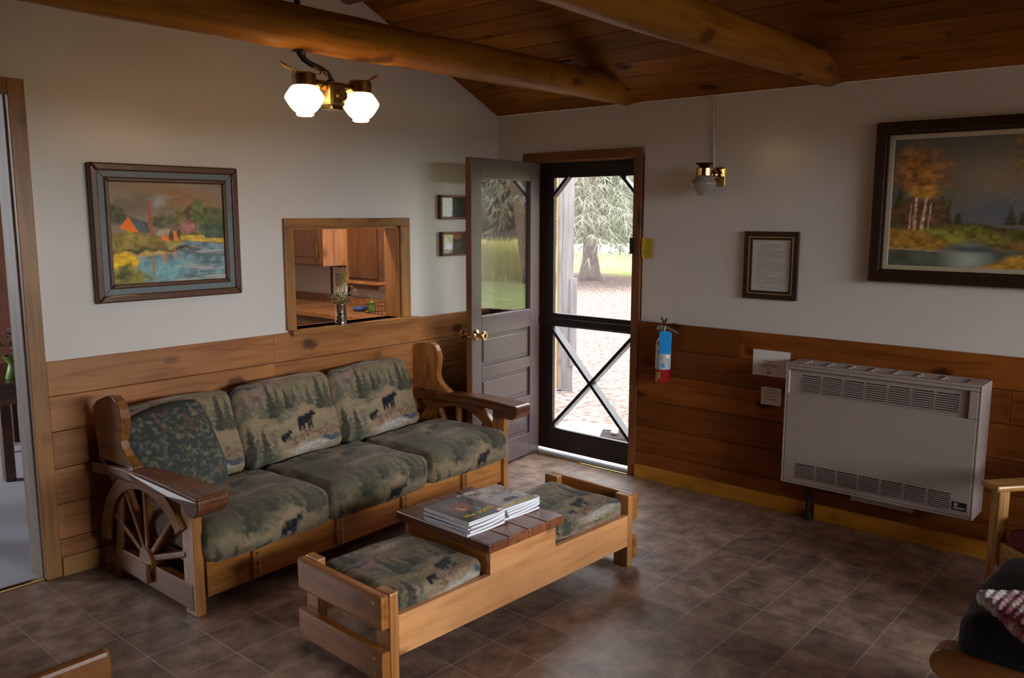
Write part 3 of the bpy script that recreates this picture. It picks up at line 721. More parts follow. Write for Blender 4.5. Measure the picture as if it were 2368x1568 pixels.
for x in (.04, BL - .08):
    for y in (0, BD - .085): MB().box(x, x + .04, y, y + .085, 0, .357).build('leg', M['bench_z'], BT, bevel=.006)
for y in (0.002, BD - .032): MB().box(.08, BL - .08, y, y + .03, .108, .264).build('rail', M['bench'], BT, bevel=.003)
MB().box(.08, BL - .08, .032, BD - .032, .215, .237).build('seat_board', M['bench'], BT)
for y in (.002, BD - .026): MB().box(.548, .95, y, y + .024, .264, .366).build('box_panel', M['bench'], BT, bevel=.002)
for x in (.548, .926): MB().box(x, x + .024, .026, BD - .026, .237, .366).build('box_side', M['bench_y'], BT)
tp = MB(); n = 4
for k in range(n):
    x0 = .518 + k * (.98 - .518) / n; tp.box(x0 + .0007, x0 + (.98 - .518) / n - .0007, -.022, BD + .022, .366, .406)
TOP = tp.build('table_top', M['btop'], BT, bevel=.005)
for k in range(n):
    for y in (.03, .10): MB().lathe([(.0045, .4055), (.0045, .4066)], 8, (.56 + k * .115, y - .015 * (k % 2), 0), 'z').build('plug', M['sofa_dark'], TOP)
def benchprint(off, flip):
    def fn(P):
        a = (P[:, 0] * flip / .52 + .46) % 1; t = (P[:, 2] + np.maximum(0, P[:, 1] + .23)) / .44 + off
        w = (fbm(P[:, 0] * 6, P[:, 1] * 6, 41) - .5) * .10
        c = forest((a + w) % 1, (t + w) % 1, 1.05)
        return c
    return fn
o = cushion('bench_cushion', .445, .46, .09, .03, benchprint(.04, 1), M['fabric'], None, bpt(.315, .262, .2375), (0, 0, BR + .02), .01, .008, None, .007, 11)
tag(o, 'bear print pad on the near end of the pine bench, beside the magazines', 'cushion', 'pads of the pine bench')
def slump(P):
    Q = P.copy(); Q[:, 2] += .02 * np.clip((-P[:, 0] - .0) / .24, -1, 1) * 0 - .012 * np.cos(P[:, 0] * 7) * (P[:, 2] > 0) + .008
    return Q
o = cushion('bench_cushion', .50, .46, .092, .03, benchprint(-.10, 1), M['fabric'], None, bpt(1.228, .262, .2375), (0, 0, BR - .02), .008, .008, slump, .007, 12)
tag(o, 'bear print pad at the door end of the pine bench', 'cushion', 'pads of the pine bench')

# magazines
def magcover_food(u, v):
    p = Paint(u, v, (.030, .026, .024)); p.put((fbm(u * 5, v * 5, 3) - .3) * .9, (.075, .062, .055), .4, 5, 30)
    p.ell(.55, .40, .30, .22, (.15, .12, .11), 0, .4, .05, .4); p.ell(.52, .45, .26, .17, (.27, .07, .04), .2, .25, .08, .7, 7, 40)
    p.ell(.40, .52, .10, .08, (.34, .13, .06), 0, .3, .06, .5, 3, 50); p.ell(.60, .50, .05, .10, (.50, .38, .28), .5, .4, .05, .4)
    p.ell(.30, .66, .075, .05, (.0, .16, .28), .2, .3, .05, .2); p.ell(.19, .86, .03, .02, (.30, .05, .07), 0, .3); p.ell(.30, .92, .05, .018, (.10, .24, .07), .1, .3); p.ell(.66, .93, .06, .022, (.36, .08, .03), 0, .3)
    p.poly([(.0, .0), (.12, .0), (.12, .07), (.0, .07)], (.45, .40, .38))
    p.ell(.78, .72, .06, .05, (.24, .06, .06), 0, .4)
    return p.c
def magcover_home(u, v):
    p = Paint(u, v, (.33, .30, .34)); p.put((np.sin((u + v) * 95) * np.sin((u - v) * 95) > 0) * .35, (.46, .44, .50))
    p.poly([(0, 0), (1, 0), (1, .46), (0, .46)], (.30, .20, .17), .05, .8, 4, 18)
    p.ell(.2, .1, .14, .08, (.42, .20, .11), .1, .3, .05); p.ell(.5, .16, .14, .12, (.50, .46, .44), .3, .3, .1, .5); p.ell(.75, .34, .18, .07, (.55, .47, .43), .2, .3, .1, .5)
    p.ell(.35, .40, .12, .06, (.16, .16, .09), 0, .4, .1, .5); p.ell(.10, .47, .10, .03, (.07, .13, .04), 0, .4, .1, .5)
    p.poly([(.72, 0), (1, 0), (1, .12), (.72, .12)], (.62, .58, .57)); p.poly([(0, .5), (.16, .5), (.16, .8), (0, .8)], (.56, .50, .50))
    p.poly([(.05, .86), (.95, .86), (.95, .965), (.05, .965)], (.52, .42, .05), .02, .4)
    p.poly([(.24, .62), (.70, .62), (.70, .665), (.24, .665)], (.50, .42, .36))
    return p.c
def plaincover(c):
    return lambda u, v: Paint(u, v, c).c * (.8 + .5 * fbm(u * 6, v * 6, 2))[:, None]
def magazine(loc, rz, th, cover, label, group, lift=.012, res=2, w=.208, h=.272):
    rd = random.Random(label)
    def bend(u, v): return lift * np.clip((u - .35) / .65, 0, 1) ** 2 * np.clip(1.1 - v, 0, 1)
    nx, ny = 8, 10; m = MB(); vv = []
    for zz in (0, 1):
        for j in range(ny):
            for i in range(nx):
                u, v = i / (nx - 1), j / (ny - 1); vv.append(((u - .5) * w, (v - .5) * h, zz * th * .86 + float(bend(np.float64(u), np.float64(v))) * (1 if zz else .75)))
    f = []
    for zz in (0, nx * ny):
        for j in range(ny - 1):
            for i in range(nx - 1): q = (zz + j * nx + i, zz + j * nx + i + 1, zz + (j + 1) * nx + i + 1, zz + (j + 1) * nx + i); f.append(q if zz else q[::-1])
    rim = [j * nx for j in range(ny)][::-1] + list(range(1, nx)) + [j * nx + nx - 1 for j in range(1, ny)] + [(ny - 1) * nx + i for i in range(nx - 2, 0, -1)]
    rim = list(range(nx)) + [j * nx + nx - 1 for j in range(1, ny)] + [(ny - 1) * nx + i for i in range(nx - 2, -1, -1)] + [j * nx for j in range(ny - 2, 0, -1)]
    for a, c in zip(rim, rim[1:] + rim[:1]): f.append((a, c, c + nx * ny, a + nx * ny))
    m.add(vv, f)
    o = m.build('magazine', M['pages'], loc=loc, rot=(0, 0, rz))
    tag(o, label, 'magazine', group)
    cv = painted('cover', w, h, 8 if res < 5 else 80, 10 if res < 5 else 104, cover, M['cover'], o, (0, 0, th * .86 + .0012), (0, 0, 0), .001, bend)
    return o, cv
s1 = [(.010, (.30, .26, .25)), (.010, (.20, .16, .15)), (.009, (.34, .22, .18)), (.009, (.25, .22, .24)), (.008, (.38, .26, .22))]
wh = ['bottom', 'second lowest', 'middle', 'second highest', 'topmost but one']
z = .4062
for i, (th, c) in enumerate(s1):
    j = (i * 37 % 11 - 5) * .0016
    magazine(bpt(.632 + j, .238 + j, z), math.radians(-1.5 + (i * 53 % 7 - 3) * 1.0), th, plaincover(c), '%s magazine under the dark food magazine in the stack nearest the camera' % wh[i], 'magazines on the bench top', .008 + .0015 * i); z += th + .0007
MG, CV = magazine(bpt(.632, .240, z), math.radians(178.5), .008, magcover_food, 'dark food magazine with a yellow title on top of its stack', 'magazines on the bench top', .0, 9)
text('title', 'COOK', .033, M['ink_y'], CV, (-.042, .078, .0012), (0, 0, math.radians(8)), xs=1.05)
text('title', '-FOR', .028, M['ink_y'], CV, (.048, .082, .0012), (0, 0, math.radians(-4)), xs=1.0)
z = .4062
for i, (th, c) in enumerate([(.009, (.34, .33, .38)), (.010, (.22, .20, .24)), (.011, (.36, .30, .30)), (.009, (.32, .30, .30))]):
    j = (i * 29 % 9 - 4) * .0016
    magazine(bpt(.868 + j, .252 + j, z), math.radians(-3 + (i * 41 % 7 - 3) * 1.1), th, plaincover(c), '%s magazine under the pale summer magazine in the stack nearest the door' % ['bottom', 'second lowest', 'middle', 'topmost but one'][i], 'magazines on the bench top', .006 + .002 * i); z += th + .0007
MG, CV = magazine(bpt(.866, .256, z), math.radians(176.5), .009, magcover_home, 'pale magazine with a yellow band on top of the stack nearest the door', 'magazines on the bench top', .0, 9)
text('title', 'SUMMER', .021, M['ink'], CV, (-.002, .070, .0012), (0, 0, 0)); text('title', 'MAGIC', .021, M['ink'], CV, (-.002, .050, .0012), (0, 0, 0))

# ------------------------------------------------------------------ pictures
def frame_ring(x0, x1, z0, z1, t, d0, d1):
    """picture moulding in local XZ, depth along -y (towards the room)"""
    m = MB()
    for q in ([(x0, z0), (x1, z0), (x1 - t, z0 + t), (x0 + t, z0 + t)], [(x1, z0), (x1, z1), (x1 - t, z1 - t), (x1 - t, z0 + t)],
              [(x1, z1), (x0, z1), (x0 + t, z1 - t), (x1 - t, z1 - t)], [(x0, z1), (x0, z0), (x0 + t, z0 + t), (x0 + t, z1 - t)]):
        m.prism(q, 'y', -d1, -d0)
    return m
k1 = 2.75
def mill(u, v):
    C = lambda *c: lin(c) * k1
    p = Paint(u, v, C(112, 98, 82)); p.put(fbm(u * 3, v * 4, 2) * 1.6 - .5, C(92, 80, 70), .15, 3, 12)
    p.ell(.62, .84, .34, .11, C(110, 82, 55), -.3, .7, .1, .15); p.ell(.40, .80, .07, .05, C(122, 125, 124), .2, .6, .1, .1); p.ell(.2, .78, .16, .07, C(88, 78, 70), .3, .8, .15, .1)
    p.poly([(0, .20), (1, .20), (1, .50), (0, .50)], C(98, 88, 45), .04, .5, 5, 22)
    p.ell(.03, .68, .11, .10, C(62, 62, 44), 0, .2, .08, .3); p.ell(.42, .60, .075, .075, C(70, 70, 50), 0, .2, .08, .4); p.ell(.52, .60, .06, .07, C(80, 76, 54), 0, .2, .1, .4)
    p.ell(.61, .68, .05, .12, C(95, 85, 50), 0, .15, .08, .4); p.ell(.70, .63, .06, .15, C(78, 58, 52), 0, .15, .08, .3); p.ell(.77, .70, .065, .14, C(76, 84, 48), 0, .15, .09, .4)
    p.ell(.91, .62, .14, .13, C(66, 72, 44), 0, .15, .09, .4); p.ell(.84, .54, .07, .09, C(70, 76, 52), 0, .2, .1, .4); p.ell(.93, .50, .12, .07, C(58, 70, 58), 0, .2, .1, .4)
    p.ell(.68, .54, .05, .06, C(126, 82, 76), 0, .25, .1, .3); p.ell(.56, .56, .05, .05, C(86, 72, 62), 0, .3, .1, .3)
    p.poly([(.15, .67), (.33, .595), (.33, .50), (.24, .50)], C(64, 72, 72), .01, .3); p.poly([(.085, .555), (.15, .665), (.235, .50), (.20, .475)], C(186, 92, 22), .005, .15)
    p.poly([(.317, .82), (.337, .82), (.356, .47), (.328, .47)], C(128, 66, 34), .003, .2)
    p.poly([(.37, .485), (.42, .53), (.51, .535), (.485, .465), (.40, .46)], C(128, 114, 98), .01); p.poly([(.42, .46), (.485, .465), (.485, .40), (.425, .415)], C(186, 92, 28), .005); p.poly([(.485, .465), (.51, .53), (.535, .46), (.53, .40), (.49, .40)], C(72, 55, 35), .005)
    p.poly([(.53, .515), (.565, .515), (.565, .41), (.535, .41)], C(178, 96, 30), .005); p.ell(.58, .49, .02, .035, C(70, 48, 40), 0, .3)
    p.poly([(.60, .46), (.80, .475), (.83, .44), (1, .43), (1, .385), (.85, .40), (.70, .405), (.60, .42)], C(150, 122, 52), .02, .3)
    p.poly([(.55, .40), (.72, .405), (1, .375), (1, 0), (.2, 0), (.20, .28), (.4, .30), (.5, .32)], C(84, 104, 110), .03, .45, 8, 16)
    p.put(((v < .37) & (u > .3)) * np.clip((fbm(u * 5, v * 26, 12) - .52) * 6, 0, .8), C(128, 126, 122)); p.put(((v < .36) & (u > .25)) * np.clip((fbm(u * 6 + 4, v * 22, 15) - .55) * 6, 0, .8), C(58, 74, 78))
    p.ell(.38, .12, .2, .10, C(88, 128, 136), .1, .7, .1, .3, 4, 20)
    p.ell(.36, .30, .17, .028, C(140, 118, 64), .12, .3, .05, .3); p.ell(.55, .335, .2, .02, C(60, 52, 36), .05, .5, .06, .5); p.ell(.22, .335, .16, .03, C(52, 46, 30), 0, .5, .1, .5); p.ell(.16, .42, .17, .07, C(112, 98, 44), 0, .4, .12, .5, 6, 24); p.ell(.45, .38, .16, .04, C(108, 94, 46), .1, .5, .1, .5, 6, 24)
    p.ell(.10, .20, .115, .115, C(178, 142, 26), 0, .25, .08, .35, 9, 26); p.ell(.12, .07, .2, .08, C(92, 88, 36), 0, .4, .1, .6, 9, 26); p.ell(.10, .13, .05, .05, C(60, 66, 34), .5, .6, .12, .6)
    p.ell(.345, .16, .012, .12, C(120, 92, 56), 0, .6, .03); p.ell(.45, .25, .018, .05, C(140, 90, 50), 0, .6, .03); p.ell(.54, .28, .012, .04, C(150, 96, 44), 0, .6, .03)
    return p.c
def picture_n(name, label, x0, x1, z0, z1):
    return thing(name, label, 'picture', ((x0 + x1) / 2, 0, (z0 + z1) / 2))
P = picture_n('framed_painting', 'oil painting of an orange mill by a river in a blue-grey and brown frame', -2.852, -2.094, 1.266, 1.922)
hx, hz = .379, .328
frame_ring(-hx, hx, -hz, hz, .036, .001, .040).build('outer_frame', M['frame_brown'], P, bevel=.007)
frame_ring(-hx + .034, hx - .034, -hz + .034, hz - .034, .034, .001, .030).build('blue_liner', M['frame_blue'], P, bevel=.003)
frame_ring(-hx + .064, hx - .064, -hz + .064, hz - .064, .022, .001, .036).build('inner_frame', M['frame_brown'], P, bevel=.006)
painted('canvas', .59, .49, 210, 175, mill, M['art'], P, (0, -.020, 0), (PI / 2, 0, 0), .012)

k2 = 4.6
def pond(u, v):
    C = lambda *c: lin(c) * k2
    p = Paint(u, v, C(44, 45, 40)); p.ell(.50, .62, .30, .30, C(72, 62, 50), 0, .9, .05, .1); p.ell(.50, .42, .2, .1, C(52, 56, 60), 0, .8, .05, .1); p.put(np.clip(v - .8, 0, 1) * 2, C(42, 46, 42))
    for cx, bs, h, wd in ((.05, .33, .30, .05), (.10, .33, .20, .04), (.25, .33, .22, .03), (.28, .33, .20, .02), (.55, .33, .14, .03), (.60, .33, .10, .025), (.33, .30, .12, .04)): p.fir(cx, bs, h, wd, C(34, 35, 22))
    p.ell(.14, .76, .10, .17, C(92, 60, 26), 0, .5, .16, .6, 3, 34); p.ell(.10, .68, .07, .08, C(80, 50, 26), 0, .5, .16, .6, 3, 34); p.ell(.19, .66, .06, .10, C(88, 60, 26), 0, .5, .16, .6, 3, 34); p.ell(.15, .58, .06, .05, C(104, 72, 26), 0, .5, .16, .6, 3, 34)
    p.ell(.16, .40, .10, .10, C(62, 42, 26), 0, .6, .15, .5)
    p.poly([(0, .30), (.25, .34), (.40, .34), (.60, .30), (1, .32), (1, .16), (0, .16)], C(48, 44, 20), .02, .5, 4, 20)
    for a, wd in (((.128, .24, .132, .55), .010), ((.16, .24, .178, .55), .010), ((.105, .30, .11, .50), .005), ((.195, .30, .20, .50), .005)):
        p.poly([(a[0] - wd, a[1]), (a[0] + wd, a[1]), (a[2] + wd * .6, a[3]), (a[2] - wd * .6, a[3])], C(112, 92, 76), .004, .5, 2, 60)
    p.ell(.10, .20, .20, .095, C(92, 68, 24), -.1, .2, .05, .5, 6, 40); p.ell(.28, .25, .10, .045, C(76, 74, 26), -.35, .3, .05, .5, 6, 40); p.ell(.43, .26, .13, .05, C(66, 64, 26), -.3, .3, .05, .5, 6, 40)
    p.poly([(0, .13), (.30, .125), (.36, .19), (.62, .185), (1, .18), (1, 0), (0, 0)], C(44, 48, 42), .015, .3, 8, 12); p.ell(.38, .07, .075, .09, C(92, 98, 92), 0, .8, .03, .1); p.ell(.40, .15, .12, .02, C(40, 46, 50), 0, .6)
    p.ell(.62, .03, .20, .08, C(98, 72, 26), .3, .2, .04, .5, 6, 40); p.ell(.60, .17, .12, .03, C(72, 54, 26), .1, .3, .04, .4); p.ell(.14, .135, .16, .006, C(84, 78, 66), -.06, .5, .02)
    p.ell(.64, .82, .08, .14, C(70, 56, 24), 0, .5, .16, .6, 3, 34); p.ell(.80, .7, .14, .2, C(84, 56, 26), 0, .5, .16, .6, 3, 34)
    return p.c
P = thing('framed_painting', 'large dark landscape painting of autumn birches by a pond in a dark wooden frame', 'picture', (0, -3.18, 1.745), (0, 0, -PI / 2))
hx, hz = .575, .40
frame_ring(-hx, hx, -hz, hz, .055, .001, .045).build('outer_frame', M['frame_dark'], P, bevel=.008)
frame_ring(-hx + .048, hx - .048, -hz + .048, hz - .048, .018, .001, .030).build('inner_frame', M['frame_dark'], P, bevel=.005)
frame_ring(-hx + .060, hx - .060, -hz + .060, hz - .060, .028, .001, .020).build('cream_liner', M['liner'], P, bevel=.002)
painted('canvas', 1.0, .64, 230, 150, pond, M['art'], P, (0, -.012, 0), (PI / 2, 0, 0), .008)

# certificate: dark frame with a gold edge
P = thing('framed_certificate', 'dark framed typed sheet with a thin gold edge on the white wall', 'picture', (0, -2.064, 1.402), (0, 0, -PI / 2))
hx, hz = .160, .190
frame_ring(-hx, hx, -hz, hz, .030, .001, .022).build('frame', M['frame_dark'], P, bevel=.003)
frame_ring(-hx + .029, hx - .029, -hz + .029, hz - .029, .005, .001, .0235).build('gold_edge', M['gold'], P)
frame_ring(-hx + .033, hx - .033, -hz + .033, hz - .033, .014, .001, .014).build('inner_frame', M['frame_dark'], P)
sh = MB().box(-.115, .115, -.008, -.001, -.148, .148).build('sheet', M['paper'], P)
m = MB(); rd = random.Random(4); zz = .128
for r, (a, b_) in enumerate([(-.05, .06), (-.06, .06), (-.085, -.01), (-.085, .08), (-.085, .05), (-.085, .085), (-.085, .06), (-.085, -.01), (-.085, .04), (-.085, .08), (-.085, .085), (-.085, .085), (-.085, .085), (-.085, .02), (-.085, -.02), (-.085, .075), (-.085, .085), (-.085, .085), (-.085, .075)]):
    x = a; zz -= .0115
    if r in (2, 8, 13): zz -= .004
    while x < b_:
        wd = rd.uniform(.008, .022); m.box(x, min(x + wd, b_), -.0084, -.0079, zz - .0014, zz + .0014); x += wd + .004
m.box(-.06, -.03, -.0084, -.0079, -.125, -.122).box(.03, .07, -.0084, -.0079, -.127, -.124)
m.build('typed_lines', flat('grey_print', (.32, .29, .30), .8), sh)
MB().box(-.116, .116, -.0115, -.0105, -.149, .149).build('glass_pane', M['pglass'], P)

# two small frames half behind the open door
def small_a(u, v):  # pale part is a glass reflection painted into the picture
    p = Paint(u, v, (.045, .05, .042)); p.put(fbm(u * 5, v * 5, 3) - .2, (.07, .07, .06)); p.poly([(0, 0), (.40, 0), (.42, 1), (0, 1)], (.46, .43, .27), .01, .25, 3, 14); return p.c
def small_b(u, v):  # reflections in the glass painted as the picture
    p = Paint(u, v, (.06, .065, .055)); p.put(fbm(u * 6, v * 6, 5) - .1, (.14, .12, .085), .6, 3, 26); p.poly([(0, 0), (.36, 0), (.40, 1), (0, 1)], (.36, .35, .35), .05, .8, 7, 18)
    p.ell(.55, .88, .14, .16, (.42, .15, .07), 0, .3, .2, .3); p.ell(.24, .35, .10, .16, (.48, .43, .36), 0, .4, .2, .5); p.ell(.62, .4, .05, .16, (.22, .18, .12), -.4, .5, .2); return p.c
for (x0, x1, z0, z1, fn, lab) in ((-.602, -.305, 1.652, 1.811, small_a, 'small wood framed picture, upper one beside the open door, split by a painted pale reflection'), (-.592, -.300, 1.408, 1.568, small_b, 'small wood framed picture, lower one beside the open door, with an orange patch in its painted reflection')):
    P = thing('small_frame', lab, 'picture', ((x0 + x1) / 2, 0, (z0 + z1) / 2), group='small pictures by the door')
    hx, hz = (x1 - x0) / 2, (z1 - z0) / 2
    frame_ring(-hx, hx, -hz, hz, .017, .001, .032).build('frame', M['frame_small'], P, bevel=.003)
    painted('photo', 2 * hx - .028, 2 * hz - .028, 70, 45, fn, M['photo'], P, (0, -.012, 0), (PI / 2, 0, 0), .008)
    MB().box(-hx + .015, hx - .015, -.019, -.018, -hz + .015, hz - .015).build('glass_pane', M['pglass'], P)

# ------------------------------------------------------------------ gas lamps
GL0 = [(.046, .046), (.056, .038), (.072, .016), (.079, .004), (.081, -.002), (.0795, -.008), (.072, -.022), (.060, -.040), (.047, -.055), (.037, -.062), (.0355, -.064), (.0355, -.073), (.028, -.077), (.012, -.078), (.0, -.078)]
GL = GL0
def lamp_head(parent, x, y, z, globe, collar, tilt, shield=True, label=None, sc=1.):
    pr = [(r * sc, h * sc) for r, h in GL]
    m = MB().lathe(pr, 40, (x, y, z)); g = m.build('globe', globe, parent, smooth=True)
    if label: g['label'] = label
    MB().lathe([(.0, .044 * sc), (.0495 * sc, .044 * sc), (.0495 * sc, .090 * sc), (.045 * sc, .096 * sc), (.0, .096 * sc)], 36, (x, y, z)).build('collar', collar, parent, bevel=.002)
    if shield:
        # curved heat shield rising from the collar
        s = MB(); vv = []; nx, ny = 9, 7
        for j in range(ny):
            for i in range(nx):
                a = (i / (nx - 1) - .5) * 1.9; t = j / (ny - 1)
                rr = (.048 - .014 * t) * sc
                ox = tilt[0] * (.012 + .07 * t ** 1.4) * sc; oy = tilt[1] * (.012 + .07 * t ** 1.4) * sc
                ct, st = tilt[0], tilt[1]
                px, py = rr * math.cos(a) * .45, rr * math.sin(a) * (1 - .45 * t)
                vv.append((x + ox + px * ct - py * st, y + oy + px * st + py * ct, z + (.090 + .048 * t - .016 * t * abs(a)) * sc))
        f = [(j * nx + i, j * nx + i + 1, (j + 1) * nx + i + 1, (j + 1) * nx + i) for j in range(ny - 1) for i in range(nx - 1)]
        s.add(vv, f); o = s.build('heat_shield', M['mica'], parent, smooth=True)
        mo = o.modifiers.new('t', 'SOLIDIFY'); mo.thickness = .003
def twin_lamp(lx, ly, lz, label, beam_z):
    T = thing('gas_lamp', label, 'lamp', (lx, ly, lz), group='twin gas lamps')
    for sx in (-1, 1):
        lamp_head(T, sx * .146, 0, 0, M['globe'], M['brass_old'], (-.95, .3) if sx < 0 else (.95, -.1), True, 'glowing glass globe')
        MB().tube([(sx * .03, 0, .055), (sx * .11, 0, .060)], .020, 14).build('arm', M['brass_old'], T, smooth=True)
    MB().box(-.045, .036, -.042, .042, -.028, .074).build('body', M['brass_old'], T, bevel=.014, seg=3)
    MB().lathe([(.0, -.052), (.022, -.052), (.030, -.042), (.032, .0)], 20, (.012, 0, .018), 'y').build('valve', M['brass_old'], T)
    MB().box(-.034, .03, -.035, .035, -.040, -.028).build('burner_plate', M['brass'], T, bevel=.004)
    h = beam_z - lz
    pts = [(-.172, 0, h + .01), (-.168, 0, h - .015), (-.15, -.004, h - .038), (-.115, -.008, h - .056), (-.07, -.008, h - .066), (-.035, -.006, h - .080), (-.010, 0, h - .105), (.0, 0, .07)]
    MB().tube(pts, .0115, 12).build('pipe', M['iron'], T, smooth=True)
    MB().tube([(-.085, -.02, .092), (-.065, -.02, .112), (-.045, -.018, .108), (-.032, -.01, .085), (-.028, 0, .07)], .0042, 8).build('gas_tube', M['brass_old'], T, smooth=True)
    MB().lathe([(.024, 0), (.024, .016), (.013, .018), (.013, .03)], 16, (-.172, 0, h - .012)).build('pipe_fitting', M['iron'], T)
    MB().tube([(-.135, .012, h - .002), (-.127, .012, h - .022), (-.128, .012, h - .042)], .003, 6).build('hook', M['iron'], T)
    MB().tube([(-.168, 0, h + .16), (-.168, 0, h + .235)], .013, 12).build('pipe_stub', M['iron'], T, smooth=True)
    return T
twin_lamp(-2.266, -1.09, 2.163, 'twin gas lamp with two glowing globes hanging from the log beam', 2.352)
twin_lamp(-1.0, -4.855, 2.16, 'unseen twin gas lamp assumed hung on the next log beam', 2.352)  # out-of-view lamp, assumed from a warm glow on the wall
T = thing('wall_lamp', 'brass gas wall lamp with one unlit frosted globe', 'lamp', (0, -1.678, 1.86))
MB().box(-.014, 0, -.036 - .05, .026 - .05, -.012, .095).build('back_plate', M['brass'], T, bevel=.003)
MB().tube([(-.013, -.04, .052), (-.06, -.022, .055)], .028, 18).build('arm', M['brass'], T, smooth=True)
lamp_head(T, -.10, 0, .005, M['frost'], M['brass'], (-.5, .85), False, None, .92)
s = MB(); s.lathe([(.020, .094), (.050, .116), (.054, .118), (.022, .098)], 24, (-.10, 0, 0)); s.build('heat_shield', M['iron'], T, smooth=True)
MB().lathe([(.0, -.05), (.020, -.05), (.022, -.02), (.018, .01), (.0, .012)], 16, (-.10, 0, 0)).build('mantle', M['white'], T, smooth=True)
pts = [(-.008, -1.62, 2.358), (-.008, -1.655, 2.352), (-.008, -1.672, 2.335), (-.008, -1.676, 2.30), (-.008, -1.688, 2.0), (-.008, -1.69, 1.95)]
o = MB().tube(pts, .0055, 8).build('gas_pipe', M['paint'], smooth=True)
tag(o, 'thin white painted gas pipe running up the wall above the wall lamp', 'pipe')
o = MB().tube([(-.50, -.015, 2.588), (-.49, -.30, 2.583), (-.485, -.65, 2.578), (-.48, -1.0, 2.572)], .006, 8).build('gas_pipe', M['iron'], smooth=True)
tag(o, 'thin dark pipe under the ceiling boards beside the log beam', 'pipe')

# ------------------------------------------------------------------ heater
HY0, HY1, HZ0, HZ1, HD = -3.215, -2.262, .236, .897, .205
H = thing('wall_heater', 'beige metal gas wall heater with louvred vents', 'heater', (0, (HY0 + HY1) / 2, HZ0))
hy = (HY1 - HY0) / 2; hh = HZ1 - HZ0
b = MB()
# shell: side cheeks, lower front, recessed upper front, top
b.box(-HD, -.003, -hy, -hy + .012, 0, hh).box(-HD, -.003, hy - .012, hy, 0, hh)
b.box(-HD, -HD + .012, -hy + .0125, hy - .0125, .0125, .495)
b.box(-HD + .0002, -HD + .03, -hy + .0125, -hy + .055, .4955, hh - .033).box(-HD + .0002, -HD + .03, hy - .022, hy - .0125, .4955, hh - .033)
b.box(-HD, -HD + .012, -hy + .0125, hy - .0125, hh - .032, hh - .0145)
b.box(-HD + .0003, -.003, -hy + .0125, hy - .0125, .0003, .012)
# top with two rows of seven openings
b.box(-HD, -HD + .048, -hy + .0125, hy - .0125, hh - .014, hh).box(-.045, -.003, -hy + .0125, hy - .0125, hh - .014, hh)
xm = (-HD + .048 - .045) / 2; b.box(xm - .006, xm + .006, -hy + .0855, hy - .0855, hh - .013, hh - .0012)
tw = (2 * hy - .17) / 7
for k in range(1, 7):
    y = -hy + .085 + k * tw; b.box(-HD + .0485, -.0455, y - .009, y + .009, hh - .0135, hh - .0004)
b.box(-HD + .0485, -.0455, -hy + .0125, -hy + .085, hh - .014, hh).box(-HD + .0485, -.0455, hy - .085, hy - .0125, hh - .014, hh)
b.build('casing', M['heater'], H, bevel=.006, seg=3)
MB().box(-HD + .035, -.01, -hy + .015, hy - .015, .02, hh - .05).build('heat_exchanger', M['heater_dark'], H)
for zc, hgt, xf, nm in ((.557, .092, -HD + .018, 'upper_vent_panel'), (.080, .078, -HD - .001, 'lower_vent_panel')):
    lo = zc - hgt / 2 - (.016 if nm[0] == 'u' else .0); hi = zc + hgt / 2 + (.030 if nm[0] == 'u' else .0)
    ys = [-hy + .095 + k * (2 * hy - .175) / 7 for k in range(8)]
    if nm[0] == 'u':
        p = MB().box(xf, xf + .006, -hy + .055, hy - .022, lo - .01, zc - hgt / 2).box(xf, xf + .006, -hy + .055, hy - .022, zc + hgt / 2, hi + .01)
        for y0, y1 in zip([-hy + .055] + [y + (2 * hy - .175) / 7 - .006 for y in ys[:7]], [y + .006 for y in ys[:7]] + [hy - .022]): p.box(xf, xf + .006, y0, y1, zc - hgt / 2 + .0003, zc + hgt / 2 - .0003)
        pan = p.build(nm, M['heater'], H)
    else: pan = MB().box(xf - .0002, xf, -hy + .09, hy - .08, zc - hgt / 2 - .004, zc + hgt / 2 + .004).build(nm, M['heater'], H)
    for k in range(7):
        y0, y1 = ys[k] + .006, ys[k] + (2 * hy - .175) / 7 - .006
        g = MB(); d = MB()
        for q in range(8):
            z0 = zc - hgt / 2 + q * hgt / 8
            g.add([(xf - .006, y0, z0 + .0005), (xf - .006, y1, z0 + .0005), (xf + .003, y1, z0 + hgt / 8 * .46), (xf + .003, y0, z0 + hgt / 8 * .46), (xf - .004, y0, z0 - .0015), (xf - .004, y1, z0 - .0015), (xf + .005, y1, z0 + hgt / 8 * .33), (xf + .005, y0, z0 + hgt / 8 * .33)],
                  [(0, 1, 2, 3), (7, 6, 5, 4), (0, 4, 5, 1), (2, 6, 7, 3), (0, 3, 7, 4), (1, 5, 6, 2)])
        lv = g.build('louvre_grille', M['heater'], pan)
        MB().box(xf + .0032 if nm[0] == 'u' else xf - .0008, xf + .0045 if nm[0] == 'u' else xf + .0, y0, y1, zc - hgt / 2 - .001, zc + hgt / 2).build('slot_shadow', M['heater_dark'], lv)
bd = MB().box(-HD - .002, -HD, -hy + .028, -hy + .094, .041, .083).build('badge', M['black'], H, bevel=.001)
bd['label'] = 'small black badge with pale lettering'
m = MB(); m.lathe([(.009, -.0028), (.009, -.002)], 16, (-HD, -hy + .075, .070), 'x').box(-HD - .0028, -HD - .002, -hy + .036, -hy + .086, .049, .058)
m.build('badge_print', flat('badge_grey', (.30, .28, .25), .5), bd)
MB().box(-HD + .04, -.02, -.20, .11, -.035, .0).build('valve_box', M['steel_dull'], H, bevel=.003)
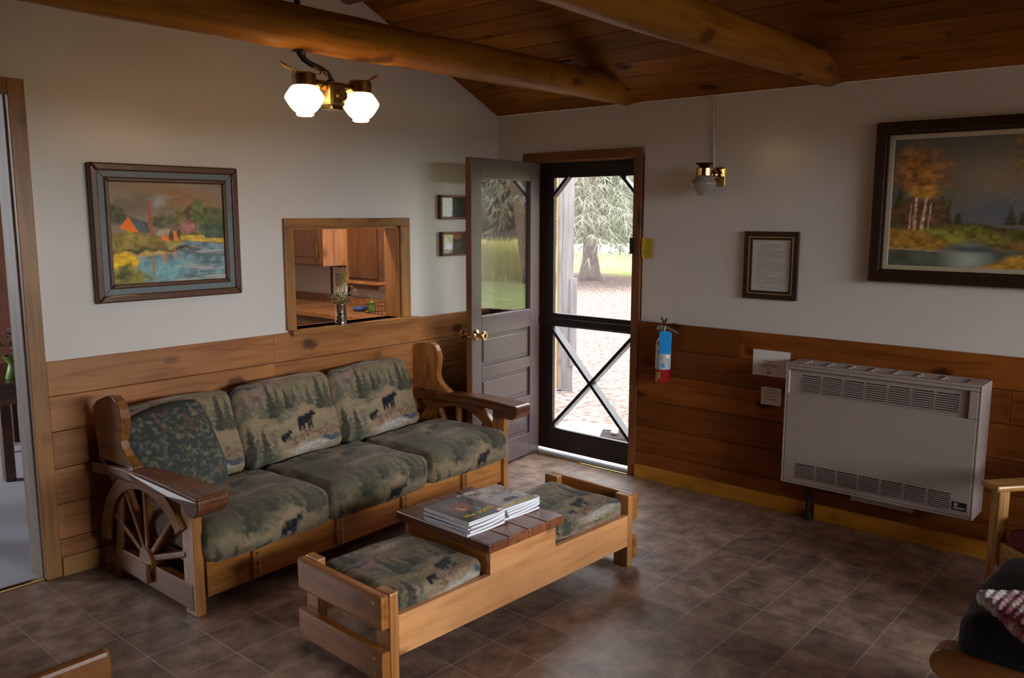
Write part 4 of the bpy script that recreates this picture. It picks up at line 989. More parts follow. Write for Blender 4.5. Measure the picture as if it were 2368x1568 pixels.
MB().tube([(-.06, hy - .105, .0), (-.06, hy - .105, -.15), (-.055, hy - .105, -HZ0 + .03)], .0125, 12).lathe([(.020, -.03), (.020, .0)], 12, (-.06, hy - .105, -.09)).lathe([(.024, -HZ0 + .002), (.024, -HZ0 + .05)], 12, (-.056, hy - .105, 0)).build('gas_pipe', M['iron'], H)

# signs by the heater
P = thing('paper_sign', 'white landscape paper notice with small print and a shield above the heater corner', 'sign', (-.0185, -2.098, .848), (0, 0, -PI / 2))
sh = MB().box(-.110, .110, -.0012, 0, -.074, .074).build('sheet', M['paper'], P)
m = MB(); rd = random.Random(9)
for zz, a, b_ in ((.013, -.052, .020), (.004, -.036, .006), (-.010, -.056, .028), (-.019, -.070, .042), (-.033, -.028, .0)):
    x = a
    while x < b_:
        wd = rd.uniform(.006, .016); m.box(x, min(x + wd, b_), -.0017, -.0011, zz - .0017, zz + .0017); x += wd + .0025
m.build('print', M['ink'], sh)
SHD = [(-.009, .010), (-.003, .008), (.003, .008), (.009, .010), (.010, .002), (.008, -.008), (.0, -.012), (-.008, -.008), (-.010, .002)]
MB().prism([(x - .014, z - .053) for x, z in SHD], 'y', -.0017, -.0011).build('shield_emblem', M['ink'], sh)
MB().prism([(x * .72 - .014, z * .72 - .053) for x, z in SHD], 'y', -.0019, -.0016).build('shield_emblem', M['paper'], sh)
MB().prism([(-.014, -.046), (-.010, -.056), (-.0125, -.056), (-.0125, -.060), (-.0155, -.060), (-.0155, -.056), (-.018, -.056)], 'y', -.0021, -.0018).build('shield_emblem', M['ink'], sh)
P = thing('paper_sign', 'small square paper sign reading do not set thermostat below 50 degrees', 'sign', (-.0185, -2.104, .659), (0, 0, -PI / 2))
sh = MB().box(-.058, .062, -.0012, 0, -.051, .051).build('sheet', M['paper'], P)
for s_, zz, xo in (('DO NOT', .036, .0), ('SET THERMOSTAT', .018, .002), ('BELOW', .0, .0), ('50 DEGREES', -.018, .0)):
    text('lettering', s_, .0145, M['ink'], sh, (xo, -.0013, zz), (PI / 2, 0, 0), .0002, 'CENTER', .86 if 'THERM' in s_ else 1.)
m = MB()
P = thing('paper_note', 'curled yellow handwritten note taped beside the door casing', 'note', (-.0045, -1.258, 1.478), (0, math.radians(0), -PI / 2))
def curl(u, v): return .004 + .010 * np.clip(.25 - u, 0, 1) * 2 + .004 * np.sin(v * 3)
def notec(u, v):
    p = Paint(u, v, (.62, .46, .05))
    for k in range(11): p.put(((np.abs(v - .12 - k * .07) < .012) & (u > .12) & (u < .9)) * (vn(u * 24, v * 3 + k, k) > .35), (.36, .24, .03))
    return p.c
painted('sheet', .082, .122, 40, 60, notec, M['photo'], P, (0, 0, 0), (PI / 2, 0, 0), .0008, curl)

# ------------------------------------------------------------------ fire extinguisher
E_ = thing('fire_extinguisher', 'red and silver fire extinguisher with a blue tag hung on the pine boards', 'fire extinguisher', (-.068, -1.424, .662))
MB().lathe([(.0, 0), (.040, 0), (.046, .006), (.046, .238), (.043, .255), (.030, .275), (.016, .286), (.016, .295), (.0, .296)], 36).build('cylinder', M['red'], E_, smooth=True)
lb = MB(); n = 26
def wrap(name, mat, a0, a1, z0, z1, r=.0467):
    m = MB(); n = 22; vv = []
    for i in range(n + 1):
        a = math.radians(a0 + (a1 - a0) * i / n)
        for rr in (r, r + .0006): vv += [(rr * math.cos(a), rr * math.sin(a), z0), (rr * math.cos(a), rr * math.sin(a), z1)]
    f = []
    for i in range(n):
        k = i * 4; f += [(k, k + 4, k + 5, k + 1), (k + 2, k + 3, k + 7, k + 6), (k, k + 2, k + 6, k + 4), (k + 1, k + 5, k + 7, k + 3)]
    f += [(0, 1, 3, 2), (n * 4, n * 4 + 2, n * 4 + 3, n * 4 + 1)]
    m.add(vv, f); return m.build(name, mat, E_)
wrap('label', M['ext_lab'], 105, 290, .083, .215); wrap('gold_label', M['ext_gold'], 105, 228, .2155, .238, .0468); wrap('yellow_sticker', M['note'], 150, 190, .025, .068)
wrap('white_sticker', M['white'], 232, 262, .155, .175, .0475); wrap('blue_mark', M['blue'], 205, 222, .098, .122, .0475); wrap('pale_sticker', M['white'], 160, 185, .205, .228, .0475)
m = MB()
rd = random.Random(3)
for k in range(12): pass
MB().lathe([(.013, .290), (.013, .325), (.017, .328), (.017, .348), (.012, .352)], 16).build('valve', M['steel'], E_, bevel=.001)
MB().bar((0, .04, .343), (0, -.012, .338), .016, .014, (0, 0, 1)).bar((-.002, -.008, .345), (-.004, -.108, .312), .016, .008, (0, 0, 1)).build('handle', M['steel'], E_, bevel=.003)
MB().bar((0, .01, .352), (0, -.085, .372), .014, .004, (0, 0, 1)).build('lever', M['black'], E_, bevel=.001)
MB().tube([(0, .022, .398), (0, .006, .375), (0, -.004, .358)], .005, 8).tube([(0, -.018, .395), (0, -.004, .372)], .006, 8).build('pin', M['black'], E_, smooth=True)
MB().tube([(-.012, .014, .334), (-.014, .04, .332)], .010, 12).build('gauge', M['steel_dull'], E_)
tg = MB(); tgp = [(-.036, .0), (-.040, -.04), (-.034, -.14), (.030, -.14), (.036, -.04), (.037, -.02), (.026, .0)]
T = tg.prism(tgp, 'y', -.0006, .0006).build('tag', M['blue'], E_, loc=(-.040, -.038, .322), rot=(math.radians(2), 0, math.radians(-62))); T['label'] = 'bright blue inspection tag'
MB().box(.046, .066, -.012, .012, .05, .26).build('bracket', M['steel_dull'], E_)

# ------------------------------------------------------------------ kitchen seen through the pass-through
def bunch(m, c, n, r, z0, z1, wd, seed, up=.7):
    rd = random.Random(seed)
    for k in range(n):
        a = rd.uniform(0, 2 * PI); q = r * math.sqrt(rd.random()); z = rd.uniform(z0, z1)
        p = np.array([c[0] + q * math.cos(a), c[1] + q * math.sin(a), z]); d = np.array([math.cos(a) + rd.uniform(-.6, .6), math.sin(a) + rd.uniform(-.6, .6), rd.uniform(-.4, up)]); d /= np.linalg.norm(d)
        s = np.cross(d, [0, 0, 1.]); s /= np.linalg.norm(s) + 1e-9; L = wd * rd.uniform(1.2, 2.2); w_ = wd * rd.uniform(.3, .55)
        m.add([p, p + d * L * .5 + s * w_, p + d * L, p + d * L * .5 - s * w_], [(0, 1, 2), (0, 2, 3)])
    return m
V = thing('flower_can', 'ribbed tin can of wild flowers standing on the pass-through sill', 'vase', (-1.385, .045, 1.0305))
pr = [(.0, 0), (.037, 0), (.0385, .002), (.037, .005)]
for k in range(7): pr += [(.0362, .010 + k * .004), (.0372, .012 + k * .004)]
pr += [(.0365, .045), (.0365, .112), (.0385, .115), (.0375, .118), (.035, .117), (.0345, .02), (.0, .02)]
MB().lathe(pr, 36).build('can', M['tin'], V, smooth=True)
bunch(MB(), (0, -.005), 260, .058, .118, .185, .014, 3).build('leaves', M['leaf'], V)
m = MB()
rd = random.Random(6)
for k in range(9):
    a = rd.uniform(0, 6.28); r_ = .06 * math.sqrt(rd.random()); m.lathe([(.0, -.004), (.006, 0), (.005, .003), (.0, .006)], 7, (r_ * math.cos(a), -.01 + r_ * math.sin(a), rd.uniform(.13, .19)))
m.build('flowers', M['petal'], V)
m = MB()
for dx, h, l in ((.01, .30, .02), (.02, .34, .035), (.005, .25, -.01), (.028, .37, .05), (.012, .38, .028), (.0, .33, .012), (.03, .31, .055)):
    m.tube([(dx * .3, 0, .08), (dx, .003, .18), (dx + l * .5, .004, h * .8), (dx + l, .004, h)], [.0018, .0016, .003, .0015], 6)
m.build('grass_stems', M['stem_y'], V)
bunch(MB(), (.075, -.01), 14, .018, .16, .23, .02, 8).build('grass_tuft', M['stem_y'], V)

CZ = .93
o = MB().box(-1.78, -.012, TH + .01, .78, CZ - .04, CZ).box(-.62, -.012, .78, 3.1, CZ - .04, CZ).build('kitchen_counter', M['butcher'], bevel=.004)
tag(o, 'brown wooden kitchen counter seen through the pass-through', 'counter')
o = MB().box(-.6, -.03, .80, 3.1, 0, CZ - .042).box(-1.76, -.03, TH + .012, .76, 0, CZ - .042).build('base_cabinet', M['kit_dark'])
tag(o, 'dark wooden base cabinets under the kitchen counter', 'cabinet')
o = MB().box(-.03, -.008, .14, 3.1, CZ + .001, CZ + .06).build('backsplash', M['butcher'])
tag(o, 'brown wooden splash board along the kitchen wall', 'splash board')
C = thing('wall_cabinet', 'wooden kitchen wall cabinet with a plank end panel painted as lit', 'cabinet', (-.008, 1.60, 1.262))
m = MB()
for k in range(3): m.box(-.33 + k * .11, -.33 + k * .11 + .108, 0, .018, 0, .9)
m.build('end_panel', M['kit'], C, bevel=.002)  # paler copy of the cabinet wood; light on this end is painted
MB().box(-.325, 0, .02, 1.3, 0, .9).build('body', M['kit_dark'], C)  # darker copy of the cabinet wood; front shade put into colour
for y0 in (.03, .48):
    dr = MB().box(-.345, -.326, y0, y0 + .43, .01, .88).build('door', M['kit_dark'], C, bevel=.003)
    MB().box(-.350, -.345, y0 + .06, y0 + .37, .07, .82).build('panel', M['kit_dark'], dr, bevel=.003)
    MB().box(-.365, -.350, y0 + .02, y0 + .035, .06, .20).build('handle', M['brass_old'], dr, bevel=.003)
o = MB().lathe([(.0, 0), (.10, 0), (.10, .016), (.0, .016)], 28, (-.34, 2.62, 1.20), 'x').build('round_board', M['kit_dark'])
o.location = (0.0, 0, 0); tag(o, 'round dark board hanging under the wall cabinet', 'board')
P = thing('framed_notice', 'framed notice hanging on the kitchen wall under the cabinet', 'picture', (-.005, 1.815, 1.085), (0, 0, -PI / 2))
frame_ring(-.125, .125, -.165, .168, .02, .001, .02).build('frame', M['black'], P, bevel=.002)
sh = MB().box(-.107, .107, -.01, -.004, -.147, .147).build('sheet', M['paper'], P)
m = MB()
for k in range(7): m.box(-.065, .02 + .02 * (k % 3), -.0108, -.0098, .08 - k * .016, .086 - k * .016)
m.build('print', M['ink'], sh)
Wd = thing('wall_cupboard', 'dark wooden cupboard with a ledge on the kitchen wall above the sink', 'cupboard', (-.006, 1.19, 1.075))
MB().box(-.10, 0, 0, .40, .065, .75).build('body', M['kit_dark'], Wd, bevel=.003)
MB().box(-.115, -.10, .02, .38, .09, .74).build('door', M['kit_dark'], Wd, bevel=.004)
MB().box(-.14, 0, -.01, .41, .042, .066).build('ledge', M['trim_x'], Wd, bevel=.003)
MB().box(-.10, 0, 0, .40, .0, .04).build('bottom_rail', M['kit_dark'], Wd)
MB().box(-.11, 0, .385, .41, .03, .75).build('side_trim', M['trim'], Wd, bevel=.003)
Sp = thing('soap_bottle', 'clear pump bottle with green soap by the kitchen sink', 'bottle', (-.31, 1.045, CZ))
MB().lathe([(.0, 0), (.022, 0), (.024, .01), (.024, .06), (.018, .075), (.009, .08), (.009, .088), (.0, .088)], 20).build('bottle', M['soap'], Sp, smooth=True)
MB().tube([(0, 0, .088), (0, 0, .120), (0, .035, .122)], .0045, 8).build('pump', M['soap'], Sp)
Rk = thing('dish_rack', 'wire dish rack on the kitchen counter', 'dish rack', (-.30, .93, CZ))
m = MB()
for y in (-.11, -.07, -.03, .01, .05, .09): m.tube([(-.1, y, 0), (-.1, y, .07)], .0025, 6).tube([(.1, y, 0), (.1, y, .07)], .0025, 6)
for z in (.002, .07): m.tube([(-.1, -.11, z), (-.1, .09, z), (.1, .09, z), (.1, -.11, z), (-.1, -.11, z)], .003, 6)
m.build('wire_frame', M['iron'], Rk)
o = cushion('dish_cloth', .13, .09, .04, .018, None, M['bluecl'], None, (-.33, 1.16, CZ + .001), (0, 0, .4), .0, .012, None, .02, 4)
tag(o, 'crumpled blue cloth on the kitchen counter', 'cloth')

# ------------------------------------------------------------------ next room through the doorway
T = thing('side_table', 'dark wooden table in the next room carrying the green pot', 'table', (-3.05, 1.06, 0))
MB().box(-.72, .42, 0, .75, .715, .75).build('table_top', M['table'], T, bevel=.004)
for x in (-.68, .30):
    for y in (.04, .66): MB().box(x, x + .06, y, y + .06, 0, .715).build('leg', M['table'], T, bevel=.003)
for y in (.05, .68): MB().box(-.66, .34, y, y + .02, .62, .715).build('apron', M['table'], T)
P = thing('flower_pot', 'lime green waisted flower pot with pale blooms on the table in the next room', 'pot', (-2.815, 1.20, .7505))
MB().lathe([(.0, 0), (.055, 0), (.057, .004), (.040, .07), (.036, .085), (.060, .125), (.064, .13), (.058, .13), (.034, .09), (.0, .085)], 28).build('pot', M['lime'], P, smooth=True)
bunch(MB(), (0, 0), 170, .09, .12, .25, .022, 12, 1.).build('leaves', M['leaf_pale'], P)
m = MB(); rd = random.Random(2)
for k in range(12): m.lathe([(.0, -.006), (.010, 0), (.007, .005), (.0, .009)], 7, (rd.uniform(-.09, .07), rd.uniform(-.07, .07), rd.uniform(.17, .33)))
m.build('flowers', M['petal_p'], P)
T = thing('wooden_stool', 'low wooden stool leg standing by the far table', 'stool', (-2.38, 2.55, 0))
MB().box(-.22, .06, -.1, .2, .40, .43).build('seat', M['dark_room'], T)
for x in (-.2, .02):
    for y in (-.08, .16): MB().box(x, x + .035, y, y + .035, 0, .40).build('leg', M['dark_room'], T)

# ------------------------------------------------------------------ armchairs
ux = np.array([-.63, -.776]); uy = np.array([.776, -.63]); rz = math.atan2(ux[1], ux[0])
AC = thing('armchair', 'oak armchair with flat arms by the wall heater', 'armchair', (-.585, -3.372, 0), (0, 0, rz))
AC.matrix_basis = Matrix.Translation((-.585, -3.372, 0)) @ Matrix.Rotation(rz, 4, 'Z')
# local x runs along the front from this arm to the other one, local y to the back (negative because of handedness)
CW, CD = .60, .56
for x in (-.025, CW - .025):
    MB().box(x, x + .05, 0, .052, 0, .53).build('leg', M['oak_z'], AC, bevel=.005)
    MB().prism([(CD, 0), (CD - .05, 0), (CD - .05, .45), (CD + .04, .98), (CD + .09, .98), (CD, .45)], 'x', x + .003, x + .047).build('leg', M['oak_z'], AC, bevel=.005)
    MB().box(x - .028, x + .078, -.035, CD, .53, .556).build('armrest', M['oak'], AC, bevel=.008)
    MB().box(x + .012, x + .038, .05, CD - .05, .20, .285).build('seat_rail', M['oak'], AC, bevel=.003)
MB().box(.025, CW - .025, .02, .045, .19, .285).build('seat_rail', M['oak'], AC, bevel=.004)
MB().box(.015, CW - .015, .02, CD - .02, .286, .30).build('seat_board', M['oak'], AC)
for z in (.55, .72, .88): MB().box(.025, CW - .025, CD + .005 + (z - .45) * .09, CD + .03 + (z - .45) * .09, z, z + .07).build('back_slat', M['oak'], AC, bevel=.004)
o = cushion('chair_cushion', .50, .46, .07, .03, None, M['maroon'], None, tuple(AC.matrix_basis @ Vector((.30, .25, .302))), (0, 0, rz), .01, .02, None, .01, 4)
tag(o, 'maroon seat cushion on the oak armchair', 'cushion')
o = cushion('folded_cloth', .20, .20, .05, .022, None, M['maroon_knit'], None, tuple(AC.matrix_basis @ Vector((.17, .17, .382))), (0, 0, rz + .3), .0, .014, None, .02, 8)
tag(o, 'folded wine red knitted cloth on the oak armchair cushion', 'cloth')

def rustic_chair(label, x, y, side):
    """side=+1: body extends to +x of this arm"""
    R = thing('rustic_armchair', label, 'armchair', (x, y, 0))
    for k in (0, 1):
        x0 = side * k * .62
        m = MB(); vv = []
        prof = [(-.66, .355)] + [(.0 + .045 * math.sin(a), .40 - .045 * math.cos(a)) for a in np.linspace(0, PI, 9)] + [(-.66, .445)]
        m.prism(prof, 'x', x0 - .045, x0 + .045).build('armrest', M['rust'], R, bevel=.008, seg=3)
        for yy in (-.10, -.60): MB().box(x0 - .03, x0 + .03, yy - .035, yy + .035, 0, .356).build('leg', M['rust'], R, bevel=.005)
    xa, xb = sorted((side * .035, side * .585))
    MB().box(xa, xb, -.12, -.09, .18, .29).build('seat_rail', M['rust'], R, bevel=.004)
    MB().box(xa, xb, -.62, -.09, .25, .285).build('seat_board', M['rust'], R)
    MB().box(xa, xb, -.67, -.64, .35, .80).build('backrest', M['rust'], R, bevel=.01)
    return R
rustic_chair('rustic wooden armchair with rounded arm under the black coat', -1.985, -3.545, 1)
rustic_chair('rustic wooden armchair with only its rounded arm end in view at the tile floor corner', -3.845, -1.735, -1)
def drape(P):
    Q = P.copy(); return Q
o = cushion('black_coat', .60, .66, .215, .05, None, M['coat'], None, (-1.72, -3.895, .350), (0, 0, 0), .012, .018, None, .018, 31)
tag(o, 'black coat heaped on the rustic armchair beneath the pink blanket', 'coat')
def knitc(P):
    u = P[:, 0] * 9; v = P[:, 1] * 9
    g = fbm(u * 2, v * 2, 3); st = (np.sin(P[:, 0] * 420 + np.sin(P[:, 1] * 60) * 2) * .5 + .5) * (np.sin(P[:, 1] * 330) * .5 + .5)
    c = np.array([.52, .36, .36])[None] * np.ones((len(P), 1)); k = np.clip((g - .42) * 5, 0, 1)[:, None]
    c = c * (1 - k) + np.array([.30, .10, .13]) * k
    w_ = np.clip((fbm(u * 1.4 + 7, v * 1.4, 8) - .45) * 6, 0, 1)[:, None]
    c = c * (1 - w_) + np.array([.62, .58, .55]) * w_
    return c * (.55 + .7 * st[:, None])
def knitbump(P):
    Q = P.copy(); Q[:, 2] += .006 * np.sin(P[:, 0] * 210) * np.sin(P[:, 1] * 165); return Q
o = cushion('pink_blanket', .50, .50, .05, .023, knitc, M['knit'], None, (-1.985, -3.945, .572), (0, math.radians(-4), math.radians(45)), .004, .0055, knitbump, .016, 17)
tag(o, 'pink and white knitted blanket lying on the black coat', 'blanket')

# ------------------------------------------------------------------ outdoors
GZ = -.2
b = MB(); b.add([(-90, -160, GZ), (220, -160, GZ), (220, 200, GZ), (-90, 200, GZ)], [(0, 1, 2, 3)])
struct(b.build('ground', M['ground']))
struct(MB().box(-7.5, 1.0, -8.4, RY - TH, -.14, -.06).build('light_block_deck', M['dark_room']))  # unseen dark deck added to keep ground bounce off the window
struct(MB().prism([(-8.6, 2.52), (RY - TH, 2.75), (RY - TH, 2.82), (-8.6, 2.59)], 'x', -7.5, 1.0).build('light_block_roof', M['kit_dark']))  # unseen roof added to block high sky at the window
struct(MB().box(-70, .6, -70, RY - TH, GZ, GZ + .01).build('yard', flat('dark_bounce_cover', (.05, .047, .043), .95, noise=.2, ns=30)))  # unseen dark cover added to stop bright ground bounce into the room
o = cushion('blocker', 64, 1.6, 3.3, .5, None, M['needle_dark'], None, (-20, -17.5, GZ), (0, 0, 0), .1, .5, None, .3, 2, .8); tag(o, 'tall dark hedge added out of view to hide low sky from the big window', 'blocker')  # unseen block added to cut low sky light at the window
Pt = thing('porch_post', 'weathered grey post of upright boards outside the screen door', 'post', (2.62, 1.36, GZ), (0, 0, math.radians(37)))
MB().box(-.06, .06, -.065, .055, 0, 3.4).build('post', M['grey_wood'], Pt, bevel=.004)
MB().box(-.075, .045, .057, .10, 0.02, 3.4).build('board', M['grey_wood'], Pt, bevel=.003)
MB().box(-.09, -.062, -.105, -.03, .28, 1.22).build('short_board', M['grey_wood'], Pt, bevel=.003)
MB().box(-.10, .03, .10, .115, .05, 3.4).build('corner_trim', M['trim'], Pt)
o = MB().box(.16, 1.30, -1.3, .25, GZ - .05, -.10).build('concrete_pad', M['slab'], bevel=.01); tag(o, 'pale concrete pad outside the screen door', 'slab')
G = thing('boot_grate', 'dark slatted boot scraper on the concrete pad', 'grate', (1.02, -.36, -.1), (0, 0, .5))
m = MB()
for k in range(9): m.box(-.12 + k * .03, -.11 + k * .03, -.12, .12, 0, .03)
m.build('slats', M['iron'], G)
o = MB().lathe([(.0, -.02), (.025, -.012), (.032, .0), (.024, .014), (.0, .02)], 14, (1.0, -.36, -.05)).build('stone', M['slab'], smooth=True); tag(o, 'small tan stone lying on the boot scraper', 'stone')

def sprays(m, rd, n, zlo, zhi, rad, L, wd, droop, blades=5, axis=(0, 0)):
    for k in range(n):
        t = rd.random(); z = zlo + (zhi - zlo) * t; a = rd.uniform(0, 2 * PI); R = rad(t); q = R * (.15 + .85 * math.sqrt(rd.random()))
        cx, cy = axis if not callable(axis) else axis(z)
        p = np.array([cx + q * math.cos(a), cy + q * math.sin(a), z - droop * q])
        for j in range(blades):
            d = np.array([math.cos(a) * .7 + rd.uniform(-.7, .7), math.sin(a) * .7 + rd.uniform(-.7, .7), -rd.uniform(.2, 1.1) * (1 if droop > 0 else -.4)]); d /= np.linalg.norm(d)
            s = np.cross(d, [rd.uniform(-1, 1), rd.uniform(-1, 1), .4]); s /= np.linalg.norm(s) + 1e-9
            l = L * rd.uniform(.6, 1.3); m.add([p - s * wd, p + s * wd, p + d * l], [(0, 1, 2)])
    return m
rd = random.Random(21)
T = thing('spruce_tree', 'big grey trunked spruce with drooping boughs standing on the dirt yard', 'tree', (15.40, 10.24, GZ))
MB().tube([(0, 0, -.1), (0, 0, .25), (.0, 0, .7), (.02, .02, 2.5), (.03, .03, 5), (0, 0, 12)], [.40, .30, .215, .18, .16, .09], 20).build('trunk', M['bark'], T, smooth=True)
m = sprays(MB(), rd, 5200, 1.5, 9.5, lambda t: 3.4 * (1 - t) + .5, .50, .0105, .20, 7)
m = sprays(m, rd, 900, 1.6, 3.0, lambda t: 2.9, .42, .010, .30, 7)
m.build('boughs', M['needle'], T)
def lean(z): return (-.065 * z - .012 * z * z * .3, -.125 * z - .01 * z * z * .3)
T = thing('leaning_tree', 'leaning reddish trunk tree reflected in the glass of the open door', 'tree', (15.55, -8.42, GZ))
zs = [-.1, .3, 1, 2, 3, 4.5, 7]
MB().tube([(*lean(z), z) for z in zs], [.24, .20, .18, .17, .165, .15, .10], 18).build('trunk', M['bark_red'], T, smooth=True)
m = sprays(MB(), rd, 1500, 2.4, 9, lambda t: 2.6 * (1 - t) + .6, .4, .022, .15, 6, lambda z: lean(min(z, 7)))
m.build('boughs', M['needle'], T)
# tree line
tp = [None] * 3
def conifer(seed, h, r, mat, n):
    rr = random.Random(seed); m = sprays(MB(), rr, n, h * .06, h, lambda t: r * (1 - t) ** .85 + .1, .95, .16, .35, 4); return m
def place(name, label, group, pts, seed, h, r, mat, n):
    base = None
    for i, (x, y, s) in enumerate(pts):
        if base is None:
            base = thing(name, label, 'tree', (x, y, GZ), (0, 0, 0), group)
            MB().tube([(0, 0, -.1), (0, 0, h * .9)], [.28, .05], 10).build('trunk', M['bark'], base); conifer(seed, h, r, mat, n).build('boughs', mat, base); o = base
        else:
            o = base.copy(); COL.objects.link(o)
            for ch in list(base.children):
                c = ch.copy(); COL.objects.link(c); c.parent = o
        o.location = (x, y, GZ); o.rotation_euler = (0, 0, i * 1.3); o.scale = (s, s, s * (1 + .1 * math.sin(i * 2.1)))
rr = random.Random(8)
pts = []
for k in range(16):
    a = math.radians(27 + k * 1.05); D = rr.uniform(58, 84); pts.append((-4.6 + D * math.cos(a), -4.1 + D * math.sin(a), rr.uniform(.8, 1.25)))
place('conifer', 'misty conifer in the tree line beyond the bright field', 'conifers beyond the field', pts, 41, 17, 3.6, M['needle'], 620)
pts = []
for k in range(20):
    a = math.radians(-38 + k * .85); D = rr.uniform(66, 80); pts.append((-5.27 + D * math.cos(a), 2.27 + D * math.sin(a), rr.uniform(.9, 1.3)))
place('conifer', 'dark conifer in the tree line behind the yellow meadow, seen in the door glass', 'conifers behind the meadow', pts, 42, 16, 4.2, M['needle_dark'], 700)
def bushes(label, x, y, r, h, mat, seed):
    rr = random.Random(seed); T = thing('bush', label, 'bush', (x, y, GZ)); m = MB()
    for k in range(1500):
        a = rr.uniform(0, 2 * PI); t = rr.random(); q = r * math.sqrt(1 - (t * 1.0) ** 2) * math.sqrt(rr.random()); p = np.array([q * math.cos(a), q * math.sin(a), t * h])
        d = np.array([rr.uniform(-1, 1), rr.uniform(-1, 1), rr.uniform(-.2, 1)]); s = np.cross(d, [.3, .2, 1.]); s /= np.linalg.norm(s) + 1e-9
        m.add([p - s * .09, p + s * .09, p + d * .3], [(0, 1, 2)])
    m.build('leaves', mat, T)
bushes('pale green round bush at the far side of the bright field', 42.5, 27.5, 1.9, 3.0, M['bush'], 3)
bushes('low spreading bush left of the spruce trunk across the field', 40.0, 31.0, 2.6, 1.5, M['bush'], 4)
bushes('wide grassy bush behind the spruce across the field', 46.0, 25.6, 3.2, 1.3, M['reed'], 5)
# reeds and fence seen in the door glass
def reeds(name, mat, n, d0, d1, a0, a1, h, seed):
    rr = random.Random(seed); m = MB()
    for k in range(n):
        a = math.radians(rr.uniform(a0, a1)); D = rr.uniform(d0, d1); x, y = -5.27 + D * math.cos(a), 2.27 + D * math.sin(a); hh_ = h * rr.uniform(.5, 1.15); dx, dy = rr.uniform(-.18, .18), rr.uniform(-.18, .18)
        m.add([(x - .012, y - .012, GZ), (x + .012, y + .012, GZ), (x + dx, y + dy, GZ + hh_)], [(0, 1, 2)])
    o = m.build(name, mat); o['kind'] = 'stuff'; return o
tag(reeds('tall_grass', M['reed_g'], 9000, 24, 33, -36, -22, .75, 5), 'tall olive grass growing beyond the lawn', 'grass', kind='stuff')
tag(reeds('meadow_grass', M['reed'], 9000, 31, 39, -37, -21, .85, 6), 'tall yellow grass in front of the picket fence', 'grass', kind='stuff')
F = thing('picket_fence', 'short dark picket fence in the meadow seen in the door glass', 'fence')
fa, fb = math.radians(-30.1), math.radians(-28.4)
p0 = np.array([-5.27 + 41 * math.cos(fa), 2.27 + 41 * math.sin(fa)]); p1 = np.array([-5.27 + 41 * math.cos(fb), 2.27 + 41 * math.sin(fb)])
for k in range(8):
    q = p0 + (p1 - p0) * k / 7; MB().prism([(-.06, GZ), (.06, GZ), (.06, .72), (0, .82), (-.06, .72)], 'x', -.02, .02).build('picket', M['fence'], F, loc=(q[0], q[1], 0))
MB().bar((*p0, .45), (*p1, .45), .05, .1).bar((*p0, .0), (*p1, .0), .05, .1).build('rail', M['fence'], F)
R_ = MB(); R_.add([(30 * math.cos(a) * k - 5.27, 30 * math.sin(a) * k + 2.27, GZ + .02) for a, k in ((math.radians(-44), 1.50), (math.radians(-15), 1.50), (math.radians(-15), 1.85), (math.radians(-44), 1.85))], [(0, 1, 2, 3)])
struct(R_.build('river', flat('pale_water', (.62, .64, .66), .15)), 'pale strip of water beyond the fence', 'water')

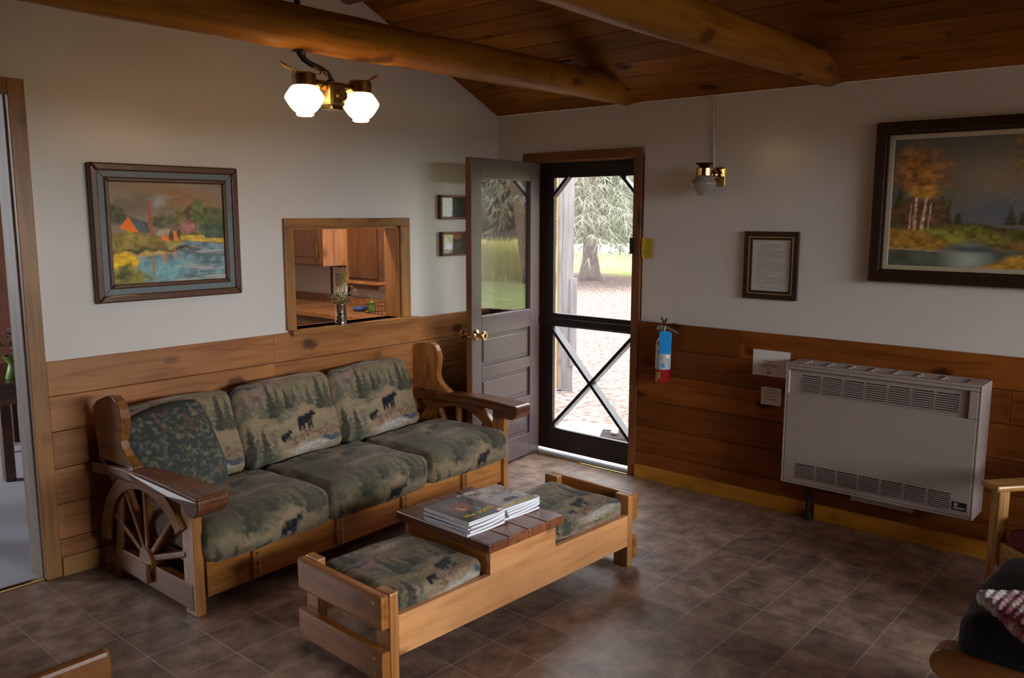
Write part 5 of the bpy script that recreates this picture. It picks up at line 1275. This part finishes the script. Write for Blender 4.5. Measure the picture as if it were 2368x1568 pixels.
# ------------------------------------------------------------------ light
wd = bpy.data.worlds.new('sky'); SC.world = wd; wd.use_nodes = True
_n = wd.node_tree; _bg = _n.nodes['Background']; _bg.inputs[1].default_value = 16.0
_tc = N(_n, 'ShaderNodeTexCoord'); _sx = N(_n, 'ShaderNodeSeparateXYZ'); _n.links.new(_tc.outputs['Generated'], _sx.inputs[0])
_mr = N(_n, 'ShaderNodeMapRange'); _mr.inputs['To Min'].default_value = .34; _n.links.new(_sx.outputs['Z'], _mr.inputs['Value'])
_cx = N(_n, 'ShaderNodeVectorMath', operation='SCALE'); _cx.inputs[0].default_value = (.93, .97, 1.0); _n.links.new(_mr.outputs[0], _cx.inputs['Scale'])
_n.links.new(_cx.outputs[0], _bg.inputs[0])
def area(name, loc, target, sx, sy, power, col, portal=False):
    l = bpy.data.lights.new(name, 'AREA'); l.shape = 'RECTANGLE'; l.size = sx; l.size_y = sy; l.energy = power; l.color = col
    o = bpy.data.objects.new(name, l); COL.objects.link(o); o.location = loc
    d = Vector(target) - Vector(loc); o.rotation_euler = d.to_track_quat('-Z', 'Y').to_euler()
    if portal: l.cycles.is_portal = True
    return o
area('added_window_fill', (-2.0, -14.57, 4.16), (-2.0, 0, 4.16), 8.7, 4.2, 25 * PI * 8.7 * 4.2, (.90, .95, 1.0))  # unseen area light added beyond the assumed window, brighter than the sky
area('added_next_room_fill', (-6.6, 4.0, 1.8), (-3, 1.8, .3), 1.9, 1.6, 230, (.88, .93, 1.0))  # unseen area light added outside the next room's assumed opening
area('kitchen_fill', (-1.25, .45, 2.40), (-.3, 1.6, 1.2), .3, .3, 55, (1.0, .86, .72))  # unseen fill light added to brighten the kitchen
area('window_portal', (-1.75, RY - .13, 1.36), (-1.75, 0, 1.36), 2.8, 1.7, 1, (1, 1, 1), True)
area('door_portal', (.16, -.76, 1.02), (-1, -.76, 1.02), .9, 2.1, 1, (1, 1, 1), True)

# ------------------------------------------------------------------ camera
F_ = 1963.3346
yaw, pitch, roll = (math.radians(q) for q in (40.89821962, -8.37848307, .07378843))
f = Vector((math.cos(pitch) * math.cos(yaw), math.cos(pitch) * math.sin(yaw), math.sin(pitch)))
r = Vector((math.sin(yaw), -math.cos(yaw), 0)); u = r.cross(f)
r, u = math.cos(roll) * r + math.sin(roll) * u, -math.sin(roll) * r + math.cos(roll) * u
cd = bpy.data.cameras.new('camera'); cam = bpy.data.objects.new('camera', cd); COL.objects.link(cam)
cam.matrix_world = Matrix(((r.x, u.x, -f.x, -4.5766), (r.y, u.y, -f.y, -4.09655), (r.z, u.z, -f.z, 1.68744), (0, 0, 0, 1)))
cd.sensor_fit = 'HORIZONTAL'; cd.sensor_width = 36; cd.lens = F_ / 2368 * 36; cd.clip_start = .05; cd.clip_end = 500
SC.camera = cam
SC.view_settings.view_transform = 'Standard'; SC.view_settings.look = 'None'; SC.view_settings.gamma = 1; SC.view_settings.use_curve_mapping = False
SC.view_settings.exposure = 0.0
SC.cycles.max_bounces = 10; SC.cycles.diffuse_bounces = 5; SC.cycles.transparent_max_bounces = 16
